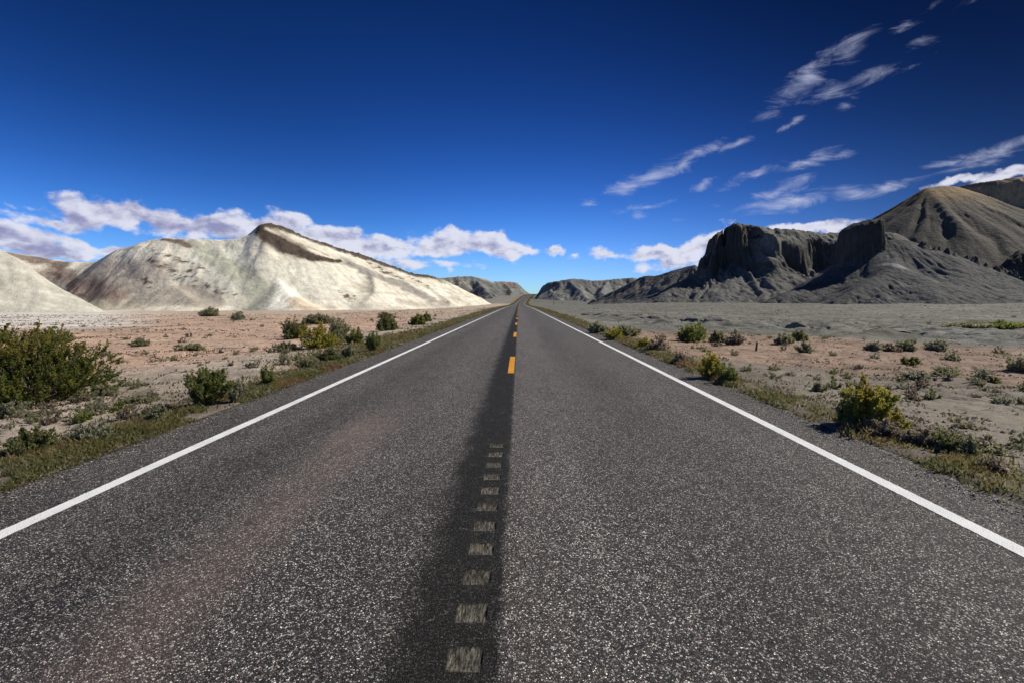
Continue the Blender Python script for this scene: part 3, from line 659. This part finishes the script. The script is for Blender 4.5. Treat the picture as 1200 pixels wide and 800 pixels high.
C = C*(1+.14*fbm(H*.9, nz, 3, 407)*ss(14, 20, H))[..., None]
hill_mesh('hill', 'grey butte with dark fluted cliffs above a shale slope, right of the road', X, Y, H, C, M['grey'])

# R1a rock tower on its cone
X, Y = grid(72, 330, 132, 232, .42)
H, S, K, D = ridge(X, Y, RP((985, 325, 190, 18), (1000, 304, 190, 30), (1020, 290, 190, 36), (1045, 281, 190, 38), (1075, 287, 191, 36), (1105, 298, 192, 36), (1150, 314, 193, 32), (1200, 329, 194, 26), (1290, 345, 195, 14)), base=-1, p=1.15, rill=(6, .9), rill2=(2.2, .5), seed=500, warp=2, jag=.2, rnd=3)
for pts, sd in ((((1028, 298, 184, 22), (1046, 314, 172, 22), (1020, 330, 162, 18), (985, 350, 152, 9)), 501), (((1110, 304, 182, 18), (1120, 328, 166, 16), (1130, 350, 150, 8)), 502),
                (((1046, 314, 172, 16), (1080, 330, 160, 16), (1100, 350, 146, 8)), 503), (((1170, 322, 176, 14), (1185, 338, 164, 12), (1200, 352, 150, 7)), 504), (((980, 322, 186, 14), (945, 335, 178, 14), (905, 351, 170, 7)), 505)):
    h2, *_ = ridge(X, Y, RP(*pts), base=-1, p=1.12, rill=(5, .8), rill2=(2.2, .5), seed=sd, warp=2.2, rnd=3); H = smax(h2, H, 4)
# dark ledges along the spur
led = np.exp(-((D-5+fbm(X/5, Y/5, 3, 506)*4)/1.2)**2)*ss(-.05, .25, fbm(X/6, Y/6, 3, 507))*(X > 140)
H = H + led*2.6
cx, _, cz = W(1012, 255, 188)
a = (X-cx)/7.2; b = (Y-189)/6.0
ang = np.arctan2(b, a); sdf = (np.abs(a)**3.2+np.abs(b)**3.2)**(1/3.2) + .16*np.abs(perlin(ang*2.3, H*0+1, 510)) + .05*fbm(ang*7, H*0, 3, 511) + .06*fbm(X/1.6, Y/1.6, 4, 514)
topz = cz - 1.2 - 2.6*ss(.2, -1.0, a) + fbm(X/2, Y/2, 3, 512)*.7 - .9*ss(.55, .9, sdf) + .9*ss(.2, .8, a)
prof = 1-ss(.86, 1.08, sdf); tower = H + (topz-H)*np.clip(prof, 0, 1)
apron = ss(1.7, 1.0, sdf)*2.0
tm = prof > .02
H = np.where(tm, np.maximum(H, tower), H)
C = np.broadcast_to(np.array([.092, .092, .088]), X.shape+(3,)).copy(); nz = fbm(X/8, H/3.5, 4, 513)
C = mixc(C, [.15, .15, .143], ss(0, .5, nz)*.6); C = mixc(C, [.058, .052, .044], tm*.85)  # shade on the tower's faces is put into its dark colour
C = C*(1+.25*fbm(H*.9, nz, 3, 515)*tm)[..., None]
C = mixc(C, [.38, .38, .37], blob(X, H, 1050, 313, 13, 5, -18, 172, nz*.5)*.9)
C = mixc(C, [.055, .05, .043], np.clip(led, 0, 1)*.8)
hill_mesh('hill', 'grey shale cone topped by a dark square rock tower, in front of the dome', X, Y, H, C, M['grey'])

# ------------------------------------------------------------------ plants
PAL = dict(
    green=([.165, .19, .042], [.225, .22, .052], [.12, .155, .036], [.36, .25, .05]),
    bright=([.19, .225, .06], [.25, .26, .075], [.15, .19, .05], [.30, .28, .08]),
    yellow=([.36, .33, .06], [.27, .275, .06], [.42, .35, .06], [.48, .29, .05]),
    dark=([.19, .205, .075], [.20, .205, .08], [.12, .14, .055], [.22, .20, .08]),
    sage=([.32, .33, .21], [.27, .28, .17], [.37, .37, .26], [.38, .36, .24]),
    dry=([.27, .215, .16], [.33, .265, .19], [.20, .165, .135], [.30, .245, .14]),
    greyg=([.30, .30, .165], [.36, .345, .20], [.25, .255, .15], [.38, .34, .21]))
def shrub_arrays(w, h, seed, pal, stems=60, twigs=7, leaves=14, leaf=.03, lean=0, spread=1.0, rag=.40):
    rg = np.random.default_rng(seed); r0 = w/2
    # stems
    n = stems; az = rg.uniform(0, 2*np.pi, n); q = rg.uniform(0, 1, n)**.62; el = (np.pi/2)*(1-q*.93*spread)
    rad = 1 + rag*perlin(np.cos(az)*1.7+seed, np.sin(az)*1.7+el*1.5, seed)*1.6 + rg.uniform(-.28, .12, n)
    end = np.stack([np.cos(az)*np.cos(el)*r0*rad, np.sin(az)*np.cos(el)*r0*rad, np.maximum(.06*h, np.sin(el)*h*rad)], -1)
    base = np.stack([np.cos(az)*r0*.14*rg.uniform(0, 1, n), np.sin(az)*r0*.14*rg.uniform(0, 1, n), np.full(n, -.03)], -1)
    mid = (base+end)/2 + np.stack([end[:, 0]*.12, end[:, 1]*.12, -.06*h*np.ones(n)], -1) + rg.normal(0, .04*w, (n, 3)); mid[:, 2] = np.maximum(mid[:, 2], .02)
    def curve(t): t = t[..., None]; return None
    TV, TF = [], []; cnt = 0
    def tubes(A, B, C_, ra, rb):
        nonlocal cnt
        k = len(A); ts = np.array([0, .35, .7, 1.0]); P = np.stack([(1-t)**2*A + 2*t*(1-t)*B + t*t*C_ for t in ts], 1)   # k,4,3
        d = C_-A; d = d/np.maximum(np.linalg.norm(d, axis=1, keepdims=True), 1e-6)
        u = np.cross(d, [0.3, .2, .93]); u /= np.maximum(np.linalg.norm(u, axis=1, keepdims=True), 1e-6); v = np.cross(d, u)
        rr = np.linspace(ra, rb, 4)
        ring = np.stack([P + (u*math.cos(a)+v*math.sin(a))[:, None, :]*rr[None, :, None] for a in (0, 2.094, 4.189)], 2)   # k,4,3,3
        V = ring.reshape(-1, 3); b0 = cnt + np.arange(k)[:, None, None]*12 + np.arange(3)[None, :, None]*3
        j = np.arange(3)[None, None, :]; j2 = (j+1) % 3
        F = np.stack([b0+j, b0+j2, b0+3+j2, b0+3+j], -1).reshape(-1, 4); TV.append(V); TF.append(F); cnt += len(V)
    tubes(base, mid, end, max(.006, .009*w**.5), .0022)
    # twigs off the outer two thirds
    m = n*twigs; si = np.repeat(np.arange(n), twigs); t = (1-.62*rg.uniform(0, 1, m)**1.7)[:, None]*.99
    p0 = (1-t)**2*base[si] + 2*t*(1-t)*mid[si] + t*t*end[si]
    out = end[si]-base[si]; out /= np.linalg.norm(out, axis=1, keepdims=True)
    tl = rg.uniform(.5, 1.25, m)[:, None]*(.13*w**.4*h**.6 + .02)
    dr = out*.8 + rg.normal(0, .5, (m, 3)) + np.array([0, 0, .45]); dr /= np.linalg.norm(dr, axis=1, keepdims=True)
    p2 = p0 + dr*tl; p2[:, 2] = np.maximum(p2[:, 2], .01); p1 = (p0+p2)/2 + rg.normal(0, .015, (m, 3))
    tubes(p0, p1, p2, .0028, .0012)
    # leaves
    k = m*leaves; ti = np.repeat(np.arange(m), leaves); t = rg.uniform(.1, 1.08, k)[:, None]
    c = (1-t)**2*p0[ti] + 2*t*(1-t)*p1[ti] + t*t*p2[ti] + rg.normal(0, leaf*.35, (k, 3))
    ax = dr[ti]*.9 + rg.normal(0, .6, (k, 3)) + np.array([0, 0, .35]); ax /= np.linalg.norm(ax, axis=1, keepdims=True)
    sd_ = np.cross(ax, rg.normal(0, 1, (k, 3))); sd_ /= np.maximum(np.linalg.norm(sd_, axis=1, keepdims=True), 1e-6)
    ll = leaf*rg.uniform(.6, 1.4, k)[:, None]; lw = ll*rg.uniform(.24, .40, k)[:, None]
    c[:, 2] = np.maximum(c[:, 2], .01)
    LV = np.stack([c-ax*ll*.5, c+sd_*lw, c+ax*ll*.5, c-sd_*lw], 1).reshape(-1, 3); LF = np.arange(k*4).reshape(-1, 4)
    pl = np.array(PAL[pal]); pick = rg.integers(0, 3, m); col = pl[pick[ti]]*(1+rg.normal(0, .14, k))[:, None]
    tip = ss(.55, 1.05, c[:, 2]/h)*ss(-.3, .3, perlin(c[:, 0]*3/w, c[:, 1]*3/w+c[:, 2], seed+5))*rg.uniform(.2, 1, k)
    col = col + (pl[3]-col)*tip[:, None]
    return np.vstack(TV), np.vstack(TF), LV, LF, np.repeat(np.clip(col, .01, .6), 4, 0)
def gpoint(px, py):
    r = rot_ray(px, py); z = 0
    k = 1.0
    for _ in range(40):
        kk = (z-EYE)/r[2] if r[2] < -1e-4 else 300
        x, y = r[0]*kk, r[1]*kk; z2 = float(ground_z(np.array([x]), np.array([y]), False)[0]); z = z*.5+z2*.5
    return x, y, z
def zat(x, y): return float(ground_z(np.array([x]), np.array([y]))[0])
def shrub(px, py, wpx, hpx, pal, label, seed, name='shrub', cat='shrub', dens=1.0, **k):
    x, y, z = gpoint(px, py); s = math.hypot(y, 0)/600
    w = wpx*s; h = hpx*s*1.05; y += w*.25; x *= (y/(y-w*.25)); z = zat(x, y)
    pxm = s*600/600
    leaf = max(.030, min(.16, 2.0*s))*(1.25 if w > 2 else 1); area = w*h*2+w*w*.8
    tot = int(min(60000, max(700, dens*11*area/(leaf*leaf*.6)*.5)))
    stems = int(max(24, min(230, 76*w**.9+14))); twigs = 8; leaves = max(4, tot//(stems*twigs))
    TV, TF, LV, LF, LC = shrub_arrays(w, h, seed, pal, stems, twigs, leaves, leaf, **k)
    root = empty(name, (x, y, z)); tag(root, label, cat)
    mesh_obj('foliage', LV, LF, M['leaf'], root, LC, smooth=False)
    mesh_obj('stems', TV, TF, M['twig'], root)
    return root
KEEP = []
def S(*a, **k): KEEP.append((a[0], a[1], a[2])); return shrub(*a, **k)
S(34, 476, 184, 76, 'green', 'largest shrub, wide green greasewood with orange-tinged top at the left edge', 1, rag=.18, dens=2.6)
S(-50, 470, 120, 82, 'green', 'green shrub cut by the left edge, behind the largest shrub', 2, rag=.18, dens=2)
S(62, 404, 32, 15, 'bright', 'small rounded light green shrub just behind the largest shrub', 3)
S(8, 488, 36, 14, 'sage', 'low grey-green cushion plant in front of the largest shrub', 4, spread=.95)
S(243, 476, 50, 42, 'bright', 'upright bright green shrub standing alone on the left verge', 5, spread=.8, rag=.36)
S(276, 472, 20, 20, 'sage', 'thin pale green bush right beside the upright green shrub', 6, spread=.7)
S(184, 493, 20, 15, 'greyg', 'small grey-green bush between the upright green shrub and the dark verge shrub', 7)
S(38, 536, 52, 26, 'dark', 'dark olive shrub nearest the camera on the left verge', 8)
S(107, 518, 34, 19, 'sage', 'pale sage bush right of the dark verge shrub', 9)
S(95, 494, 22, 9, 'bright', 'flat light green plant on bare sand between large shrub and sage bush', 10)
S(160, 474, 34, 6, 'greyg', 'sprawling grey-green plant on sand left of the upright shrub', 11, spread=1)
S(120, 464, 34, 9, 'greyg', 'ragged low bush at the right foot of the largest shrub', 12, spread=1)
S(346, 397, 28, 19, 'dark', 'dark green round shrub, leftmost of the roadside clump on the left', 13)
S(376, 408, 40, 20, 'yellow', 'yellow-green shrub in the middle of the left roadside clump', 14)
S(396, 402, 30, 26, 'greyg', 'tall grey-green shrub in the left roadside clump', 15)
S(416, 403, 20, 15, 'bright', 'light green shrub at the right end of the left roadside clump', 16)
S(437, 412, 18, 17, 'bright', 'narrow light green shrub on the left verge nearer the white line', 17, spread=.75)
S(386, 425, 22, 15, 'dark', 'dark low shrub in front of the left roadside clump', 18)
S(411, 418, 14, 11, 'greyg', 'small grey-green bush between the dark low shrub and the white line', 19)
S(360, 431, 20, 12, 'greyg', 'olive-grey bush left of the dark low shrub on the left verge', 20)
S(313, 452, 17, 17, 'bright', 'small fresh green bush on the left verge beside the asphalt', 21, spread=.75)
S(337, 411, 26, 8, 'greyg', 'low spreading bush under the dark green round shrub', 22)
S(452, 388, 24, 17, 'dark', 'dark round shrub standing apart between clump and far left verge', 23)
S(456, 378, 14, 7, 'greyg', 'small grey bush behind the dark round shrub', 24)
S(490, 381, 16, 10, 'bright', 'green bush on the left verge just past the dark round shrub', 25)
S(500, 377, 8, 7, 'dark', 'tiny dark bush touching the far green bush on the left', 26)
S(372, 380, 28, 8, 'greyg', 'flat grey-green bush on sand below the white hill', 27)
S(165, 406, 18, 7, 'greyg', 'small grey-green bush on pink sand, left', 28)
S(224, 411, 22, 6, 'greyg', 'low flat bush on pink sand, farthest right of the open sand', 29)
S(246, 371, 20, 7, 'greyg', 'small bush at the foot of the white hill, left', 30)
S(280, 375, 12, 7, 'sage', 'pale bush at the foot of the white hill, left of its white toe', 31)
S(1012, 502, 58, 50, 'yellow', 'tallest shrub on the right verge, yellow-green with orange-tinged top', 41, spread=.75, rag=.4, dens=1.4)
S(992, 500, 30, 30, 'bright', 'pale yellow-green bush on the left flank of the tallest right shrub', 42, spread=.7)
S(1048, 506, 26, 20, 'yellow', 'low yellow-green shoots right of the tallest right shrub', 43)
S(1034, 512, 34, 15, 'dry', 'dry brown bush in front of the tallest right shrub', 44)
S(1074, 521, 34, 17, 'dry', 'dry purplish-grey bush between yellow shoots and dark green shrub', 45)
S(1106, 529, 34, 20, 'dark', 'dark olive shrub on the right verge amid dry bushes', 46)
S(1134, 535, 22, 19, 'greyg', 'grey-green round shrub beside the dark olive one, right verge', 47)
S(1168, 554, 30, 10, 'dry', 'bare grey twiggy bush nearest the right edge of the photo', 48)
S(808, 401, 34, 16, 'bright', 'round bright green shrub on red sand right of the road', 49)
S(841, 401, 18, 10, 'greyg', 'small green bush right of the round bright green shrub', 50)
S(860, 404, 20, 8, 'dry', 'low brownish bush right of the small green bush', 51)
S(836, 443, 34, 22, 'yellow', 'yellow-green shrub at the right verge, biggest of the middle stretch', 52)
S(854, 448, 24, 15, 'bright', 'light green bush joined to the yellow-green verge shrub', 53)
S(797, 425, 16, 10, 'dry', 'small dry brown bush before the yellow-green verge shrub', 54)
S(770, 412, 22, 12, 'dry', 'dry bush mixed with green on the right verge, farther on', 55)
S(757, 408, 16, 10, 'yellow', 'small yellow-green bush beside the farther dry verge bush', 56)
S(942, 414, 15, 11, 'greyg', 'grey-green bush casting a shadow on the red sand, right', 57)
S(918, 404, 22, 8, 'greyg', 'wide low bush on the edge of the grey clay, right', 58)
S(935, 399, 18, 7, 'dark', 'dark green bush at the clay bank behind the grey-green bush', 59)
S(1066, 428, 17, 7, 'dark', 'small dark cushion bush in the middle of the red sand, right', 60)
S(1114, 424, 18, 6, 'greyg', 'olive cushion bush on red sand, right of the dark cushion', 61)
S(1072, 446, 26, 8, 'sage', 'pale flat bush on the near edge of the red sand', 62)
S(1108, 443, 22, 9, 'greyg', 'grey bush on the near edge of the red sand, right of the pale flat one', 63)
S(1150, 449, 16, 11, 'sage', 'sage bush on red sand left of the small dark round bush', 64)
S(1163, 450, 12, 8, 'dark', 'small dark round bush on red sand near the right edge', 65)
S(1194, 436, 26, 15, 'greyg', 'grey-green bush cut by the right edge of the photo', 66)
S(1062, 411, 20, 8, 'greyg', 'olive bush on the clay bank, right of centre', 67)
S(1098, 412, 26, 8, 'sage', 'pale olive bush on the clay bank beyond the cushion bushes', 68)
S(1022, 412, 18, 8, 'sage', 'low pale bush on the clay bank between two olive bushes', 69)
S(1043, 411, 16, 7, 'dry', 'brown dry bush on the clay bank', 70)
S(960, 459, 12, 9, 'greyg', 'tiny lone bush left of the tallest right shrub on grey crust', 71)
S(1140, 387, 44, 3.5, 'greyg', 'left half of the low green hedge strip on the grey plain', 72)
S(1178, 387, 50, 4.5, 'bright', 'right half of the low green hedge strip on the grey plain', 73)
S(700, 391, 22, 9, 'greyg', 'grey-green bush beside the dark eroded bank near the road', 74)
S(735, 394, 26, 9, 'greyg', 'olive bush on the far end of the eroded bank', 75)
S(720, 398, 18, 9, 'yellow', 'yellowish bush on the right verge beside the eroded bank', 76)

# small scrub: shared prototypes, copied
protos = []
for i, (pal, w, h) in enumerate((('greyg', .42, .20), ('sage', .40, .18), ('dry', .45, .16), ('dark', .40, .22), ('bright', .34, .20), ('greyg', .5, .16), ('dry', .36, .20))):
    TV, TF, LV, LF, LC = shrub_arrays(w, h, 700+i, pal, 16, 6, 8, .035, spread=1.0)
    V = np.vstack([LV, TV]); F = np.vstack([LF, TF+len(LV)]); C = np.vstack([LC, np.full((len(TV), 3), .13)])
    me = mesh_obj('scrub_tuft', V, F, M['leaf'], None, C, smooth=False); me.location = (0, -500, -50); protos.append(me)
first = [True]*len(protos)
def place_tuft(x, y, s, pi, label, group):
    src = protos[pi]
    if first[pi]: o = src; first[pi] = False
    else: o = src.copy(); scene.collection.objects.link(o)
    o.location = (x, y, zat(x, y)-.01); o.scale = (s, s, s*random.uniform(.8, 1.2)); o.rotation_euler = (0, 0, random.uniform(0, 6.28))
    tag(o, label, 'scrub', group)
cnt = 0; tries = 0
def okp(x, y):
    u = x-float(road_x(y)); return abs(u) > 5.4
NL = NR = 0
while (NL < 135 or NR < 110) and tries < 9000:
    tries += 1
    side = random.choice((-1, 1)); f = random.random()
    y = 6*math.exp(f*math.log(170/6)); 
    x = side*random.uniform(5.6, y*1.02+2)
    if abs(x) > y*1.02: continue
    if not okp(x, y): continue
    u = x; r = math.hypot(x, y)
    n = float(fbm(np.array([x/7]), np.array([y/7]), 3, 900)[0])
    if n < -.05 and random.random() < .8: continue
    if side < 0:
        if NL >= 135: continue
        if x/y < -.62 and y > 60: continue
        NL += 1; lab = 'tiny scrub tuft among many scattered over the pink sand left of the road'; grp = 'scrub tufts scattered left of the road'
    else:
        if NR >= 110: continue
        if r > 36 and random.random() < .82: continue
        NR += 1; lab = 'tiny scrub tuft among many scattered over the ground right of the road'; grp = 'scrub tufts scattered right of the road'
    s = random.uniform(.35, .95)*(1+ss(15, 60, r)*random.uniform(0, 1.0))
    place_tuft(x, y, float(s), random.choices(range(7), (4, 3, 3, 2, 1.5, 4, 3) if side < 0 else (4, 3, 4, 2, .5, 3, 3))[0], lab, grp)
for i, fl in enumerate(first):
    if fl: bpy.data.objects.remove(protos[i])

# verge grass: stuff
def blades(name, n, sampler, label, hfun, cols, seed, wid=.004):
    rg = np.random.default_rng(seed); x, y = sampler(rg, n); n = len(x); z = ground_z(x, y)
    dist = np.hypot(x, y); h = hfun(rg, x, y); a = rg.uniform(0, 6.283, n); ln = rg.uniform(.2, 1.1, n)*h
    wd = np.maximum(wid, dist*.0011)*rg.uniform(.7, 1.4, n); b = rg.uniform(0, 6.283, n)
    P = np.stack([x, y, z-.01], -1); s = np.stack([np.cos(b), np.sin(b), 0*b], -1)*wd[:, None]
    t = P + np.stack([np.cos(a)*ln, np.sin(a)*ln, h], -1); m = P + np.stack([np.cos(a)*ln*.35, np.sin(a)*ln*.35, h*.62], -1)
    V = np.stack([P-s, P+s, m+s*.8, m-s*.8, t], 1).reshape(-1, 3); i = np.arange(n)*5
    F = np.vstack([np.stack([i, i+1, i+2], -1), np.stack([i, i+2, i+3], -1), np.stack([i+3, i+2, i+4], -1)])
    pn = fbm(x/1.3, y/1.3, 3, seed+1)*1.4 + rg.normal(0, .18, n); cols = np.array(cols); q = np.clip((pn+.6)/1.2, 0, .999)*(len(cols)-1)
    i0 = q.astype(int); f = (q-i0)[:, None]; c = cols[i0]*(1-f) + cols[np.minimum(i0+1, len(cols)-1)]*f
    c = c*(1+rg.normal(0, .2, n))[:, None]
    o = mesh_obj(name, V, F, M['leaf'], None, np.repeat(np.clip(c, .01, .7), 5, 0), smooth=False)
    return tag(o, label, 'grass', None, 'stuff')
def verge(side):
    def f(rg, n):
        y = 1.5*np.exp(rg.uniform(0, 1, n)*math.log(640/1.5)); e = (4.40 if side < 0 else 4.28)
        width = (.95 if side < 0 else .85)*(1+.5*ss(10, 40, y))*(1+(1.6*np.exp(-((y-21)/7)**2) if side < 0 else 0)) + .35*fbm(y/3, y*0+side*9, 3, 950)
        u = e + np.abs(rg.normal(0, 1, n))*width*.55 + rg.uniform(0, .1, n)
        x = side*u + road_x(y)
        p = fbm(x/.45, y/.6, 3, 960+side) + fbm(x/2.2, y/3, 2, 965+side)*.8
        k = p > np.where(y > 14, -.28, -.05)+rg.normal(0, .14, n)
        return x[k], y[k]
    return f
hv = lambda rg, x, y: rg.uniform(.02, .11, len(x))*(.55+1.1*np.clip(fbm(x/1.0, y/1.0, 2, 977)+.2, 0, 1)) + np.hypot(x, y)*.0006
GC = [[.27, .165, .09], [.27, .21, .10], [.21, .19, .075], [.15, .16, .055], [.25, .235, .12], [.34, .29, .19]]
blades('verge_grass', 150000, verge(-1), 'green and rusty verge grass along the left asphalt edge', hv, GC, 31)
blades('verge_grass', 100000, verge(1), 'olive verge grass along the right asphalt edge', hv, GC, 32)
def plain_(rg, n):
    y = 4*np.exp(rg.uniform(0, 1, n)*math.log(150/4)); x = rg.uniform(-1.05, 1.05, n)*y
    u = x-road_x(y); p = fbm(x/1.0, y/1.0, 3, 980) + .9*fbm(x/6, y/6, 3, 981)
    k = (np.abs(u) > 5.2) & (p > .30+rg.normal(0, .08, n)) & ~((u > 0) & (np.hypot(x, y) > 36) & (p < .52))
    return x[k], y[k]
blades('dry_grass', 150000, plain_, 'sparse dry grass and litter dotting the desert floor', lambda rg, x, y: rg.uniform(.015, .07, len(x)) + np.hypot(x, y)*.0005,
       [[.10, .08, .055], [.17, .14, .09], [.13, .125, .07], [.22, .19, .12], [.12, .10, .08]], 33, .003)
# gravel: stuff
def gravel(name, n, sampler, label, smin, smax, seed, cols):
    rg = np.random.default_rng(seed); x, y, z = sampler(rg, n); n = len(x)
    oc = np.array([[1,0,0],[-1,0,0],[0,1,0],[0,-1,0],[0,0,1],[0,0,-1]], float); of = np.array([[0,2,4],[2,1,4],[1,3,4],[3,0,4],[2,0,5],[1,2,5],[3,1,5],[0,3,5]])
    s = smin*(smax/smin)**(rg.uniform(0, 1, n)**2.2); V = oc[None]*rg.uniform(.55, 1.2, (n, 6, 1))*s[:, None, None]*np.array([1, 1, .6])
    a = rg.uniform(0, 6.28, n); c, q = np.cos(a)[:, None], np.sin(a)[:, None]; vx = V[..., 0]*c - V[..., 1]*q; vy = V[..., 0]*q + V[..., 1]*c
    V = np.stack([vx+x[:, None], vy+y[:, None], V[..., 2]+z[:, None]+.2*s[:, None]], -1).reshape(-1, 3)
    F = (of[None]+np.arange(n)[:, None, None]*6).reshape(-1, 3); cc = np.array(cols)[rg.integers(0, len(cols), n)]*(1+rg.normal(0, .15, n))[:, None]
    o = mesh_obj(name, V, F, M['pebble'], None, np.repeat(np.clip(cc, .01, .7), 6, 0), smooth=False); return tag(o, label, 'gravel', None, 'stuff')
qq = NT('pebbles'); qq.l(qq.attr(), qq.b.inputs['Base Color']); M['pebble'] = qq.m
def edge_s(rg, n):
    y = 1.2*np.exp(rg.uniform(0, 1, n)*math.log(60/1.2)); sd_ = np.where(rg.uniform(0, 1, n) < .5, -1, 1); e = np.where(sd_ < 0, 4.30, 4.22)
    u = e + rg.normal(.1, .17, n); x = sd_*u + road_x(y); z = np.where(u < e+.1, road_z(y)-.022, ground_z(x, y)); return x, y, z
gravel('gravel', 26000, edge_s, 'loose grey gravel along both asphalt edges', .004, .016, 41, [[.08, .075, .07], [.16, .14, .13], [.30, .27, .25], [.20, .14, .11], [.42, .40, .38]])
def plain_s(rg, n):
    y = 3*np.exp(rg.uniform(0, 1, n)*math.log(70/3)); x = rg.uniform(-1.05, 1.05, n)*y; u = np.abs(x-road_x(y)); k = (u > 5) & (fbm(x/3, y/3, 3, 991) > -.1)
    x, y = x[k], y[k]; return x, y, ground_z(x, y)
gravel('stones', 26000, plain_s, 'small stones and clods scattered on the desert floor', .008, .06, 42, [[.20, .16, .14], [.30, .25, .21], [.38, .31, .27], [.14, .11, .10]])

# ------------------------------------------------------------------ posts
def post(name, x, y, h, r, label, cat, arm=False, lean=0):
    z = zat(x, y); n = 8; hs = [-.3, .0, h*.5, h]
    rt = empty(name, (x, y, z)); tag(rt, label, cat)
    V = []; 
    for i, hh in enumerate(hs):
        rr = r*(1-.25*i/3)
        for j in range(n): a = 6.283*j/n; V.append((math.cos(a)*rr*(1+.1*math.sin(3*a+i))+lean*hh, math.sin(a)*rr, hh))
    V.append((lean*h, 0, h+.01)); F = [[i*n+j, i*n+(j+1) % n, (i+1)*n+(j+1) % n, (i+1)*n+j] for i in range(3) for j in range(n)]
    F += [[3*n+j, 3*n+(j+1) % n, 4*n, 4*n] for j in range(n)]
    me = bpy.data.meshes.new('pole'); me.from_pydata(V, [], [f if f[2] != f[3] else f[:3] for f in F]); me.materials.append(M['wood']); o = bpy.data.objects.new('pole', me); scene.collection.objects.link(o); o.parent = rt
    if arm:
        hx, hy, hz, zc = 1.1, .06, .07, h-.5
        V = [(a*hx, b*hy-r-.07, zc+c*hz) for a in (-1, 1) for b in (-1, 1) for c in (-1, 1)]
        F = [(0, 1, 3, 2), (4, 6, 7, 5), (0, 4, 5, 1), (2, 3, 7, 6), (0, 2, 6, 4), (1, 5, 7, 3)]
        me = bpy.data.meshes.new('crossarm'); me.from_pydata(V, [], F); me.materials.append(M['wood']); o = bpy.data.objects.new('crossarm', me); scene.collection.objects.link(o); o.parent = rt
    return rt
x, _, _ = W(649, 350, 400); post('utility_pole', x, 400, 7.6, .17, 'tall thin wooden utility pole below the distant grey hill', 'pole', True)
x, _, _ = W(659, 354, 400); post('fence_post', x, 400, 1.8, .13, 'short distant wooden post right of the utility pole', 'post')
x, y, z = gpoint(886, 411); post('wooden_stake', x, y, .62*y/36, .05, 'short dark weathered stake standing on red sand right of the road', 'stake', False, .08)
